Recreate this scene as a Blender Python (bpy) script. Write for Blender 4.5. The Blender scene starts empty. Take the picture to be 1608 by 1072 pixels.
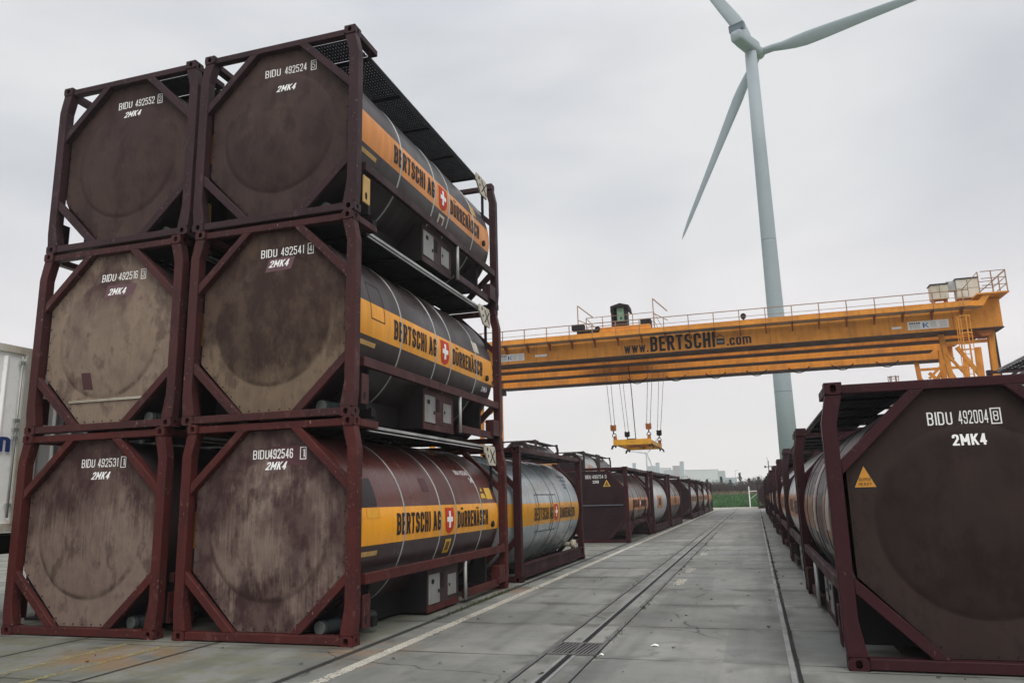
import bpy, bmesh, math, random
from mathutils import Vector, Matrix
random.seed(7)
S = bpy.context.scene
COL = S.collection
R = math.radians
# ------------------------------------------------------------------ camera, sky, sun, exposure
CAM_H = 1.627; F_PX = 1199.6; YAW = 0.2987; PITCH = 0.2027; ROLL = -0.0246
def make_camera():
    cy, sy, cp, sp = math.cos(YAW), math.sin(YAW), math.cos(PITCH), math.sin(PITCH)
    fwd = Vector((-sy*cp, cy*cp, sp)); right = Vector((cy, sy, 0)); up = right.cross(fwd)
    r2 = right*math.cos(ROLL) + up*math.sin(ROLL); u2 = -right*math.sin(ROLL) + up*math.cos(ROLL)
    cd = bpy.data.cameras.new('camera'); co = bpy.data.objects.new('camera', cd); COL.objects.link(co)
    m = Matrix((r2, u2, -fwd)).transposed().to_4x4(); m.translation = (0, 0, CAM_H)
    co.matrix_world = m
    cd.sensor_width = 36; cd.lens = F_PX/1608*36; cd.clip_start = 0.05; cd.clip_end = 4000
    S.camera = co
make_camera()
S.view_settings.view_transform = 'Standard'; S.view_settings.look = 'None'
S.view_settings.exposure = 0.0; S.view_settings.gamma = 1; S.view_settings.use_curve_mapping = False
S.render.engine = 'CYCLES'
S.cycles.use_denoising = True
S.cycles.max_bounces = 8; S.cycles.diffuse_bounces = 4; S.cycles.glossy_bounces = 3
S.cycles.volume_bounces = 1; S.cycles.transparent_max_bounces = 8
SUN_EL, SUN_AZ = 50, 148          # overcast: a weak, very wide sun behind the camera
W = bpy.data.worlds.new('World'); S.world = W; W.use_nodes = True
def world():
    nt = W.node_tree; N = nt.nodes; L = nt.links; N.clear()
    def n(t, **k):
        x = N.new(t)
        for a, b in k.items(): setattr(x, a, b)
        return x
    out = n('ShaderNodeOutputWorld'); bg = n('ShaderNodeBackground'); bg.inputs[1].default_value = 0.135
    sky = n('ShaderNodeTexSky', sky_type='NISHITA', sun_disc=False)
    sky.sun_elevation = R(SUN_EL); sky.sun_rotation = R(SUN_AZ)
    tc = n('ShaderNodeTexCoord'); sep = n('ShaderNodeSeparateXYZ'); L.new(tc.outputs['Generated'], sep.inputs[0])
    # cloud deck: directions flattened on to a plane overhead
    zz = n('ShaderNodeMath', operation='ADD'); L.new(sep.outputs[2], zz.inputs[0]); zz.inputs[1].default_value = 0.22
    dx = n('ShaderNodeMath', operation='DIVIDE'); L.new(sep.outputs[0], dx.inputs[0]); L.new(zz.outputs[0], dx.inputs[1])
    dy = n('ShaderNodeMath', operation='DIVIDE'); L.new(sep.outputs[1], dy.inputs[0]); L.new(zz.outputs[0], dy.inputs[1])
    cm = n('ShaderNodeCombineXYZ'); L.new(dx.outputs[0], cm.inputs[0]); L.new(dy.outputs[0], cm.inputs[1])
    no = n('ShaderNodeTexNoise'); no.inputs['Scale'].default_value = 1.0; no.inputs['Detail'].default_value = 5; no.inputs['Roughness'].default_value = .5; no.inputs['Distortion'].default_value = .4
    vv = n('ShaderNodeVectorMath', operation='ADD'); L.new(cm.outputs[0], vv.inputs[0]); vv.inputs[1].default_value = (11.1, 3.9, 8.7); L.new(vv.outputs[0], no.inputs['Vector'])
    cr = n('ShaderNodeValToRGB'); L.new(no.outputs[0], cr.inputs[0])
    e = cr.color_ramp.elements
    e[0].position = .38; e[0].color = (.43, .448, .487, 1); e[1].position = .62; e[1].color = (.60, .602, .614, 1)
    # pale warm band low down
    hz = n('ShaderNodeMapRange'); L.new(sep.outputs[2], hz.inputs[0]); hz.inputs[1].default_value = 0.0; hz.inputs[2].default_value = .36; hz.inputs[3].default_value = 1.0; hz.inputs[4].default_value = 0
    mh = n('ShaderNodeMix', data_type='RGBA'); L.new(hz.outputs[0], mh.inputs[0]); L.new(cr.outputs[0], mh.inputs[6]); mh.inputs[7].default_value = (.86, .775, .785, 1)
    # an overcast sky is brighter overhead
    zb = n('ShaderNodeMapRange'); L.new(sep.outputs[2], zb.inputs[0]); zb.inputs[1].default_value = .55; zb.inputs[2].default_value = .95; zb.inputs[3].default_value = 10.0; zb.inputs[4].default_value = 24.0
    sc = n('ShaderNodeVectorMath', operation='SCALE'); L.new(mh.outputs[2], sc.inputs[0]); L.new(zb.outputs[0], sc.inputs[3])
    mx = n('ShaderNodeMix', data_type='RGBA'); mx.inputs[0].default_value = .03; L.new(sc.outputs[0], mx.inputs[6]); L.new(sky.outputs[0], mx.inputs[7])
    L.new(mx.outputs[2], bg.inputs[0]); L.new(bg.outputs[0], out.inputs[0])
world()
sd = bpy.data.lights.new('sun', 'SUN'); sd.energy = 1.5; sd.angle = R(35); sd.color = (1, .94, .85)
so = bpy.data.objects.new('sun', sd); COL.objects.link(so)
so.rotation_euler = (R(90-SUN_EL), 0, R(180-SUN_AZ))

# ------------------------------------------------------------------ helpers
def tag(o, label=None, cat=None, group=None, kind=None):
    for k, v in (('label', label), ('category', cat), ('group', group), ('kind', kind)):
        if v: o[k] = v
    return o
def thing(name, label, cat, loc=(0, 0, 0), rz=0, group=None):
    o = bpy.data.objects.new(name, None); COL.objects.link(o); o.location = loc; o.rotation_euler = (0, 0, rz)
    o.empty_display_size = .3
    return tag(o, label, cat, group)
class MB:
    def __init__(s): s.v = []; s.f = []; s.sm = []
    def add(s, vs, fs, smooth=False):
        b = len(s.v); s.v += [tuple(v) for v in vs]; s.f += [tuple(b+i for i in f) for f in fs]; s.sm += [smooth]*len(fs); return s
    def box(s, x0, x1, y0, y1, z0, z1):
        return s.add([(x0,y0,z0),(x1,y0,z0),(x1,y1,z0),(x0,y1,z0),(x0,y0,z1),(x1,y0,z1),(x1,y1,z1),(x0,y1,z1)],
                     [(0,3,2,1),(4,5,6,7),(0,1,5,4),(1,2,6,5),(2,3,7,6),(3,0,4,7)])
    def beam(s, p0, p1, w, h, up=(0, 0, 1)):
        p0 = Vector(p0); p1 = Vector(p1); d = (p1-p0).normalized(); u = Vector(up)
        if abs(d.dot(u)) > .98: u = Vector((0, 1, 0))
        r = d.cross(u).normalized(); u = r.cross(d)
        vs = [p + r*a*w/2 + u*b*h/2 for p in (p0, p1) for a, b in ((-1,-1),(1,-1),(1,1),(-1,1))]
        return s.add(vs, [(0,1,2,3),(7,6,5,4),(0,4,5,1),(1,5,6,2),(2,6,7,3),(3,7,4,0)])
    def prism(s, poly, y0, y1, axis='y'):
        n = len(poly)
        def P(a, b, t): return (a, t, b) if axis == 'y' else ((t, a, b) if axis == 'x' else (a, b, t))
        vs = [P(a, b, y0) for a, b in poly] + [P(a, b, y1) for a, b in poly]
        return s.add(vs, [tuple(range(n)), tuple(range(2*n-1, n-1, -1))] + [(i, i+n, (i+1)%n+n, (i+1)%n) for i in range(n)])
    def tube(s, pts, r, n=8, cap=True, smooth=True):
        pts = [Vector(p) for p in pts]; rings = []
        rr = r if isinstance(r, (list, tuple)) else [r]*len(pts)
        b0 = len(s.v); vs = []; fs = []
        for i, p in enumerate(pts):
            d = (pts[min(i+1, len(pts)-1)]-pts[max(i-1, 0)]).normalized()
            u = Vector((0, 0, 1)) if abs(d.z) < .95 else Vector((0, 1, 0))
            a = d.cross(u).normalized(); b = a.cross(d)
            for k in range(n):
                t = 2*math.pi*k/n; vs.append(p + a*math.cos(t)*rr[i] + b*math.sin(t)*rr[i])
        for i in range(len(pts)-1):
            for k in range(n):
                fs.append((i*n+k, i*n+(k+1)%n, (i+1)*n+(k+1)%n, (i+1)*n+k))
        s.add(vs, fs, smooth)
        if cap:
            b = len(s.v)-len(vs)
            s.f.append(tuple(b+k for k in range(n-1, -1, -1))); s.sm.append(False)
            s.f.append(tuple(b+(len(pts)-1)*n+k for k in range(n))); s.sm.append(False)
        return s
    def lathe(s, prof, cx, cz, n=48):          # profile (y, r) turned about a line along y
        vs = []; fs = []
        for y, r in prof:
            for k in range(n):
                t = 2*math.pi*k/n; vs.append((cx+r*math.cos(t), y, cz+r*math.sin(t)))
        for i in range(len(prof)-1):
            for k in range(n):
                fs.append((i*n+k, (i+1)*n+k, (i+1)*n+(k+1)%n, i*n+(k+1)%n))
        return s.add(vs, fs, True)
    def mesh(s, name, bevel=0):
        me = bpy.data.meshes.new(name); me.from_pydata(s.v, [], s.f)
        me.polygons.foreach_set('use_smooth', s.sm)
        bm = bmesh.new(); bm.from_mesh(me)
        bmesh.ops.recalc_face_normals(bm, faces=bm.faces)
        if bevel:
            es = [e for e in bm.edges if len(e.link_faces) == 2 and e.calc_face_angle(0) > .5]
            bmesh.ops.bevel(bm, geom=es, offset=bevel, segments=1, affect='EDGES', clamp_overlap=True)
        bm.to_mesh(me); bm.free()
        return me
    def build(s, name, mat, parent=None, bevel=0):
        return link(name, s.mesh(name, bevel), mat, parent)
def link(name, me, mat, parent=None):
    o = bpy.data.objects.new(name, me); COL.objects.link(o)
    if not me.materials: me.materials.append(None)
    o.material_slots[0].link = 'OBJECT'; o.material_slots[0].material = mat
    if parent is not None: o.parent = parent
    return o
CACHE = {}
def part(key, name, fn, mat, parent, bevel=0):       # same mesh data shared by like parts
    if key not in CACHE:
        m = MB(); fn(m); CACHE[key] = m.mesh(name, bevel)
    return link(name, CACHE[key], mat, parent)
def mirror(poly): return [(-x, z) for x, z in poly][::-1]

# ------------------------------------------------------------------ materials
class NT:
    def __init__(s, name):
        s.m = bpy.data.materials.new(name); s.m.use_nodes = True; s.t = s.m.node_tree; s.t.nodes.clear()
        s.out = s.n('ShaderNodeOutputMaterial'); s.p = s.n('ShaderNodeBsdfPrincipled'); s.l(s.p.outputs[0], s.out.inputs[0])
    def n(s, t, **k):
        x = s.t.nodes.new(t)
        for a, b in k.items(): setattr(x, a, b)
        return x
    def l(s, a, b): s.t.links.new(a, b)
    def put(s, sock, v):
        if hasattr(v, 'is_output'): s.l(v, sock)
        else:
            try: sock.default_value = v
            except Exception: sock.default_value = (*v, 1)
    def co(s, scale=(1, 1, 1), rnd=True):
        if not hasattr(s, '_c'):
            tc = s.n('ShaderNodeTexCoord'); s._c = tc.outputs['Object']; oi = s.n('ShaderNodeObjectInfo'); s._r = s.m_('MULTIPLY', oi.outputs['Random'], 37.0)
        v = s.n('ShaderNodeVectorMath', operation='MULTIPLY'); s.l(s._c, v.inputs[0]); v.inputs[1].default_value = scale
        if not rnd: return v.outputs[0]
        a = s.n('ShaderNodeVectorMath', operation='ADD'); s.l(v.outputs[0], a.inputs[0]); s.l(s._r, a.inputs[1]); return a.outputs[0]
    def xyz(s):
        s.co()
        q = s.n('ShaderNodeSeparateXYZ'); s.l(s._c, q.inputs[0]); return q.outputs
    def m_(s, op, a, b=0.0, c=0.0):
        x = s.n('ShaderNodeMath', operation=op); s.put(x.inputs[0], a); s.put(x.inputs[1], b)
        if op in ('MULTIPLY_ADD', 'SMOOTH_MIN', 'WRAP', 'COMPARE'): s.put(x.inputs[2], c)
        return x.outputs[0]
    def noise(s, scale, stretch=(1, 1, 1), detail=4, rough=.55, rnd=True, dist=0):
        x = s.n('ShaderNodeTexNoise'); s.l(s.co(stretch, rnd), x.inputs['Vector']); x.inputs['Scale'].default_value = scale
        x.inputs['Detail'].default_value = detail; x.inputs['Roughness'].default_value = rough; x.inputs['Distortion'].default_value = dist; return x.outputs[0]
    def ramp(s, v, a, b, lo=0.0, hi=1.0):
        x = s.n('ShaderNodeMapRange', interpolation_type='SMOOTHSTEP'); s.put(x.inputs[0], v)
        for i, q in enumerate((a, b, lo, hi)): s.put(x.inputs[i+1], q)
        return x.outputs[0]
    def mix(s, f, a, b, mode='MIX'):
        x = s.n('ShaderNodeMix', data_type='RGBA', blend_type=mode); s.put(x.inputs[0], f); s.put(x.inputs[6], a); s.put(x.inputs[7], b); return x.outputs[2]
    def bump(s, h, strength=.2, dist=.01):
        b = s.n('ShaderNodeBump'); b.inputs['Strength'].default_value = strength; b.inputs['Distance'].default_value = dist
        s.l(h, b.inputs['Height']); s.l(b.outputs[0], s.p.inputs['Normal'])
    def fin(s, col, rough=.5, metal=0.0, spec=.4):
        s.put(s.p.inputs['Base Color'], col); s.put(s.p.inputs['Roughness'], rough); s.put(s.p.inputs['Metallic'], metal)
        s.p.inputs['Specular IOR Level'].default_value = spec; return s.m
def c3(*a): return (a[0], a[1], a[2], 1)
def worn(name, base, dirt, chip=None, rough=.5, metal=0.0, amount=.5, chipamt=.70, streak=True, bump=.12, sc=1.0, spec=.14):
    t = NT(name)
    n1 = t.noise(1.7*sc, detail=6); n2 = t.noise(9*sc, (1, 1, .12) if streak else (1, 1, 1), detail=4); n3 = t.noise(38*sc, detail=3, rough=.7)
    f = t.m_('MULTIPLY', t.ramp(t.m_('ADD', n1, t.m_('MULTIPLY', n2, .6)), .62, 1.05), amount)
    c = t.mix(f, base, dirt)
    c = t.mix(t.m_('MULTIPLY', t.ramp(n3, .35, .7), .16), c, tuple(min(1, v*1.6) for v in base[:3])+(1,))
    if chip:
        sc_ = t.m_('MULTIPLY', t.ramp(t.noise(6.5*sc, (1, 1, .6), detail=6, rough=.7), .56, .68), .30); c = t.mix(sc_, c, tuple(v*.55+b_*.45 for v, b_ in zip(chip[:3], base[:3]))+(1,))
        k = t.m_('MULTIPLY', t.ramp(t.noise(30*sc, (1, 1, .5), detail=5, rough=.65), chipamt, chipamt+.05), t.ramp(n1, .45, .6))
        c = t.mix(k, c, chip)
    t.bump(n3, bump, .004)
    return t.fin(c, t.ramp(n1, .3, .7, rough-.08, rough+.12), metal, spec)
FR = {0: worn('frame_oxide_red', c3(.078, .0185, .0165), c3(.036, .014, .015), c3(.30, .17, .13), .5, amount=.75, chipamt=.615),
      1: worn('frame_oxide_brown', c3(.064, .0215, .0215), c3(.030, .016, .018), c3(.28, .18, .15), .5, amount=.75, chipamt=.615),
      2: worn('frame_dark_brown', c3(.046, .023, .027), c3(.024, .017, .02), c3(.20, .14, .13), .52, amount=.7, chipamt=.63),  # duller with stack level: partly own paint, partly light and haze in the colour
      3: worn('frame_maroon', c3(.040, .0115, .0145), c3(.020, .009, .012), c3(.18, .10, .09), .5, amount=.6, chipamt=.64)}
CABP = worn('cabinet_dull_purple', c3(.052, .033, .034), c3(.03, .022, .024), c3(.2, .13, .11), .5, amount=.7, chipamt=.64)
GALV = worn('galvanised_steel', c3(.42, .44, .43), c3(.22, .22, .21), None, .42, .35, .7, spec=.4)
GRATE = worn('walkway_grating_steel', c3(.026, .029, .034), c3(.018, .018, .022), None, .55, .3, .6)
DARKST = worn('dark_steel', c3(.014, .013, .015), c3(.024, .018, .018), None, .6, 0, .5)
RUBBER = worn('black_rubber', c3(.012, .012, .014), c3(.03, .028, .026), None, .7, 0, .4)
PANELGREY = worn('grey_door_paint', c3(.25, .255, .25), c3(.13, .12, .11), c3(.12, .07, .05), .5, 0, .6, .7)
TUBEGRN = worn('grey_green_tube', c3(.045, .062, .064), c3(.03, .035, .035), None, .5, 0, .6)
TUBECAP = worn('grey_tube_cap', c3(.13, .15, .14), c3(.08, .09, .085), None, .55)
CREAM = worn('cream_paint', c3(.55, .52, .43), c3(.28, .24, .18), c3(.1, .06, .05), .5, 0, .5)
LTYEL = worn('pale_yellow_paint', c3(.52, .33, .12), c3(.25, .16, .07), c3(.1, .06, .05), .5, 0, .5)
CRANEY = worn('crane_orange_paint', c3(.78, .31, .046), c3(.44, .175, .04), c3(.16, .06, .03), .5, 0, .85, .68, sc=.45)
FLANGE = worn('crane_shaded_flange', c3(.075, .042, .036), c3(.04, .028, .026), None, .6, 0, .6)  # dark brown puts the shade of the girder soffits into the colour
CRANED = worn('crane_rusty_orange', c3(.36, .12, .03), c3(.16, .06, .03), c3(.08, .04, .03), .6, 0, .7, .62)
SPREADY = worn('spreader_yellow', c3(.72, .36, .03), c3(.42, .18, .03), c3(.16, .07, .04), .5, 0, .6, .62)
RAILC = worn('railing_paint', c3(.34, .22, .14), c3(.2, .1, .06), None, .55, 0, .6)
TRAILW = worn('trailer_white', c3(.92, .93, .92), c3(.72, .70, .66), c3(.25, .12, .06), .5, 0, .35, .76)
WHITEP = worn('white_paint', c3(.86, .87, .86), c3(.62, .59, .54), c3(.25, .12, .06), .45, 0, .4, .74)
OFFW = worn('off_white_cabinet', c3(.62, .60, .53), c3(.4, .36, .28), None, .5, 0, .5)
LETW = worn('white_lettering', c3(.85, .85, .84), c3(.65, .62, .6), None, .6, 0, .3, streak=False, bump=0, sc=2)
LETK = worn('dark_lettering', c3(.018, .018, .024), c3(.035, .03, .03), None, .5, 0, .5, bump=0)
LETB = worn('blue_lettering', c3(.02, .04, .16), c3(.03, .05, .14), None, .5, 0, .4, bump=0)
SIGNBL = worn('sign_blue', c3(.03, .17, .42), c3(.04, .15, .33), None, .5, 0, .3, bump=0)
SHIELD = worn('emblem_red', c3(.52, .045, .02), c3(.35, .04, .025), None, .5, 0, .4, bump=0)
PATCHB = worn('brown_repair_patch', c3(.085, .038, .042), c3(.06, .03, .035), None, .5, 0, .4, bump=0)
PATCHM = worn('mauve_repair_patch', c3(.125, .068, .08), c3(.09, .05, .06), None, .55, 0, .4, bump=0)
TRIY = worn('warning_amber', c3(.55, .26, .045), c3(.36, .17, .04), None, .55, 0, .4, bump=0)
STICKY = worn('hazard_sticker_yellow', c3(.66, .40, .06), c3(.4, .24, .06), None, .5, 0, .4, bump=0)
GREENCAB = worn('mint_green_cabinet', c3(.23, .42, .33), c3(.16, .3, .24), None, .5, 0, .4)
TURB = worn('turbine_pale_grey', c3(.315, .365, .40), c3(.275, .322, .36), None, .45, 0, .5, streak=False, sc=.1, bump=0)
TURBU = worn('turbine_grey_fairing', c3(.12, .165, .21), c3(.10, .135, .175), None, .45, 0, .5, streak=False, sc=.1, bump=0)

def tank_mat(name, base, dirt, band=None, z0=1.10, z1=1.56, y0=-9, y1=99, rough=.42, streaks=.6, metal=0.0, pale=None, low=None, spec=.42):
    t = NT(name); x, y, z = t.xyz()
    n1 = t.noise(1.3, (1, .8, .5), detail=6); st = t.noise(7, (.2, 1, .10), detail=5, rough=.6); fn = t.noise(60, detail=3)
    f = t.ramp(t.m_('ADD', t.m_('MULTIPLY', n1, .7), t.m_('MULTIPLY', st, .7)), .52, .92)
    c = t.mix(t.m_('MULTIPLY', f, streaks), base, dirt)
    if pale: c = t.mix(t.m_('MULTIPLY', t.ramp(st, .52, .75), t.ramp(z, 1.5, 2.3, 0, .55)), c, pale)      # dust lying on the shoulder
    if low: c = t.mix(t.m_('LESS_THAN', z, z0), c, t.mix(t.m_('MULTIPLY', f, .5), low, dirt))  # own darker colour below the band, deepened to stand in for underside shade
    if band:
        k = t.m_('MULTIPLY', t.m_('GREATER_THAN', z, z0), t.m_('LESS_THAN', z, z1))
        k = t.m_('MULTIPLY', k, t.m_('MULTIPLY', t.m_('GREATER_THAN', y, y0), t.m_('LESS_THAN', y, y1)))
        bc = t.mix(t.m_('MULTIPLY', f, .5), band, tuple(v*.55 for v in band[:3])+(1,))
        bc = t.mix(t.ramp(t.noise(16, (1, 1, .25), detail=5), .64, .72, 0, .5), bc, c3(.16, .07, .03))
        c = t.mix(k, c, bc)
    t.bump(t.noise(1.6, (1, 1, 1), detail=2), .25, .03)
    return t.fin(c, t.ramp(n1, .3, .7, rough-.16, rough+.06), metal, spec)
ORANGE = c3(.62, .30, .075); YELLOW = c3(.95, .40, .018); OLDOR = c3(.50, .22, .085)
def panel_mat(name, dark, tan, a0, az, ar, an, ast, seed, sharp=.22, streak=.45):
    t = NT(name); x, y, z = t.xyz()
    def nz(sc, st, d, r=.55):
        q = t.noise(sc, st, d, r, rnd=False); q.node.inputs['Vector'].links[0].from_node.inputs[1].default_value = st
        a = t.n('ShaderNodeVectorMath', operation='ADD'); src = q.node.inputs['Vector'].links[0].from_socket
        t.l(src, a.inputs[0]); a.inputs[1].default_value = (seed*3.1, seed*1.7, seed*2.3); t.l(a.outputs[0], q.node.inputs['Vector']); return q
    n1 = nz(2.0, (1, 1, .8), 6); st = nz(1.0, (30, 30, 1.2), 6, .72); st2 = nz(1.0, (62, 62, 1.3), 5, .7); n4 = nz(5, (1, 1, .5), 6, .62)
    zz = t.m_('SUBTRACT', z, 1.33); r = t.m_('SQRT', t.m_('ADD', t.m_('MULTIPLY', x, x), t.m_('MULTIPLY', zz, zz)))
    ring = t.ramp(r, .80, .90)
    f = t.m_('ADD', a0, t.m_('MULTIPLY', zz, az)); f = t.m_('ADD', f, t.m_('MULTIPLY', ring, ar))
    f = t.m_('ADD', f, t.m_('MULTIPLY', t.m_('SUBTRACT', n1, .5), an)); f = t.m_('ADD', f, t.m_('MULTIPLY', t.m_('SUBTRACT', st, .5), ast))
    f = t.m_('ADD', f, t.m_('MULTIPLY', t.m_('SUBTRACT', n4, .5), an*.5))
    k = t.ramp(f, .5-sharp, .5+sharp)
    c = t.mix(k, dark, tan)
    cl = nz(3.3, (1, 1, .6), 7, .68); c = t.mix(t.m_('MULTIPLY', t.ramp(cl, .42, .62), .5), c, t.mix(.45, dark, tan)); c = t.mix(t.m_('MULTIPLY', t.ramp(cl, .50, .36), .55), c, tuple(v*.75 for v in dark[:3])+(1,))
    c = t.mix(t.m_('MULTIPLY', t.m_('MULTIPLY', t.ramp(st2, .50, .70), t.ramp(n4, .46, .62)), streak), c, tuple(v*.45 for v in dark[:3])+(1,))
    st3 = nz(1.0, (85, 85, .9), 5, .7); c = t.mix(t.m_('MULTIPLY', t.m_('MULTIPLY', t.ramp(st3, .56, .72), t.ramp(n4, .56, .40, 0, 1)), t.m_('MULTIPLY', k, .40)), c, tuple(min(1, v*1.55) for v in tan[:3])+(1,))
    c = t.mix(t.m_('MULTIPLY', t.ramp(n4, .45, .8), .25), c, tuple(v*1.5 for v in dark[:3])+(1,))
    # grime settled along the foot of the dish
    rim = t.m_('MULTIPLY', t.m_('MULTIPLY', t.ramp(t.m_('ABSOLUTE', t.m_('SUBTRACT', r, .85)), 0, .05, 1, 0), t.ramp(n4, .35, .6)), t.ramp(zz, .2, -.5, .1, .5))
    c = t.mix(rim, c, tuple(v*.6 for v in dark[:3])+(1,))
    sp = t.ramp(nz(55, (1, 1, 1), 2), .73, .77); c = t.mix(t.m_('MULTIPLY', sp, .7), c, c3(.05, .03, .028))
    t.bump(n4, .15, .02)
    return t.fin(c, t.ramp(n1, .3, .7, .5, .7), 0, .09)

# ------------------------------------------------------------------ lettering
# condensed block letters drawn as strokes on a unit box: (width, [(path, rounded?)...])
GL = {
 'A': (1.06, [([(0,0),(.40,1)],0), ([(1,0),(.60,1)],0), ([(.2,.27),(.8,.27)],0), ([(.40,1),(.60,1)],0)]),
 'B': (1, [([(0,0),(0,1)],0), ([(0,1),(1,1),(1,.52),(0,.52)],1), ([(0,.52),(1,.52),(1,0),(0,0)],1)]),
 'C': (1, [([(1,.66),(1,1),(0,1),(0,0),(1,0),(1,.34)],1)]), 'D': (1, [([(0,0),(0,1)],0), ([(0,1),(1,1),(1,0),(0,0)],1)]),
 'E': (.86, [([(0,0),(0,1)],0), ([(0,1),(1,1)],0), ([(0,.52),(.9,.52)],0), ([(0,0),(1,0)],0)]),
 'G': (1, [([(1,.70),(1,1),(0,1),(0,0),(1,0),(1,.44)],1), ([(1,.44),(.55,.44)],0)]),
 'H': (1, [([(0,0),(0,1)],0), ([(1,0),(1,1)],0), ([(0,.5),(1,.5)],0)]), 'I': (0, [([(0,0),(0,1)],0)]),
 'K': (1.05, [([(0,0),(0,1)],0), ([(0,.36),(1,1)],0), ([(.36,.60),(1,0)],0)]),
 'M': (1.3, [([(0,0),(0,1)],0), ([(1,0),(1,1)],0), ([(0,1),(.5,.25)],0), ([(1,1),(.5,.25)],0)]),
 'N': (1, [([(0,0),(0,1)],0), ([(1,0),(1,1)],0), ([(0,1),(1,0)],0)]), 'O': (1, [([(.5,1),(0,1),(0,0),(1,0),(1,1),(.5,1)],1)]),
 'P': (1, [([(0,0),(0,1)],0), ([(0,1),(1,1),(1,.46),(0,.46)],1)]), 'R': (1, [([(0,0),(0,1)],0), ([(0,1),(1,1),(1,.5),(0,.5)],1), ([(.52,.50),(1,0)],0)]),
 'S': (1, [([(1,.70),(1,1),(0,1),(0,.56),(1,.46),(1,0),(0,0),(0,.30)],1)]), 'T': (.95, [([(0,1),(1,1)],0), ([(.5,0),(.5,1)],0)]),
 'U': (1, [([(0,1),(0,0),(1,0),(1,1)],1)]), 'V': (1.05, [([(0,1),(.5,0)],0), ([(1,1),(.5,0)],0)]), 'Y': (1.05, [([(0,1),(.5,.45)],0), ([(1,1),(.5,.45)],0), ([(.5,.45),(.5,0)],0)]),
 'w': (1.35, [([(0,.74),(.25,0)],0), ([(.25,0),(.5,.74)],0), ([(.5,.74),(.75,0)],0), ([(.75,0),(1,.74)],0)]),
 'c': (.9, [([(1,.5),(1,.74),(0,.74),(0,0),(1,0),(1,.24)],1)]), 'o': (.9, [([(.5,.74),(0,.74),(0,0),(1,0),(1,.74),(.5,.74)],1)]),
 'm': (1.5, [([(0,0),(0,.74)],0), ([(0,.74),(.5,.74),(.5,0)],1), ([(.5,.74),(1,.74),(1,0)],1)]),
 '0': (1, [([(.5,1),(0,1),(0,0),(1,0),(1,1),(.5,1)],1)]), '1': (.5, [([(0,.82),(1,1)],0), ([(1,0),(1,1)],0)]),
 '2': (1, [([(0,.70),(0,1),(1,1),(1,.58)],1), ([(1,.60),(.02,.05)],0), ([(0,0),(1,0)],0)]),
 '3': (1, [([(0,.74),(0,1),(1,1),(1,.53),(.35,.53)],1), ([(.35,.53),(1,.53),(1,0),(0,0),(0,.26)],1)]),
 '4': (1, [([(.74,0),(.74,1)],0), ([(.70,1),(0,.26)],0), ([(0,.26),(1,.26)],0)]),
 '5': (1, [([(1,1),(.05,1)],0), ([(.05,1),(.02,.52)],0), ([(.02,.58),(1,.60),(1,0),(0,0),(0,.26)],1)]),
 '6': (1, [([(1,.76),(1,1),(0,1),(0,0),(1,0),(1,.56),(0,.56)],1)]), '9': (1, [([(0,.24),(0,0),(1,0),(1,1),(0,1),(0,.44),(1,.44)],1)]),
 '7': (1, [([(0,1),(1,1)],0), ([(1,1),(.35,0)],0)]), '8': (1, [([(.5,1),(0,1),(0,.53),(1,.53),(1,1),(.5,1)],1), ([(.5,.53),(0,.53),(0,0),(1,0),(1,.53),(.5,.53)],1)]),
 '-': (.6, [([(0,.45),(1,.45)],0)]), '.': (0, [([(0,0),(0,.02)],0)]), ' ': (.35, [])}
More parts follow.
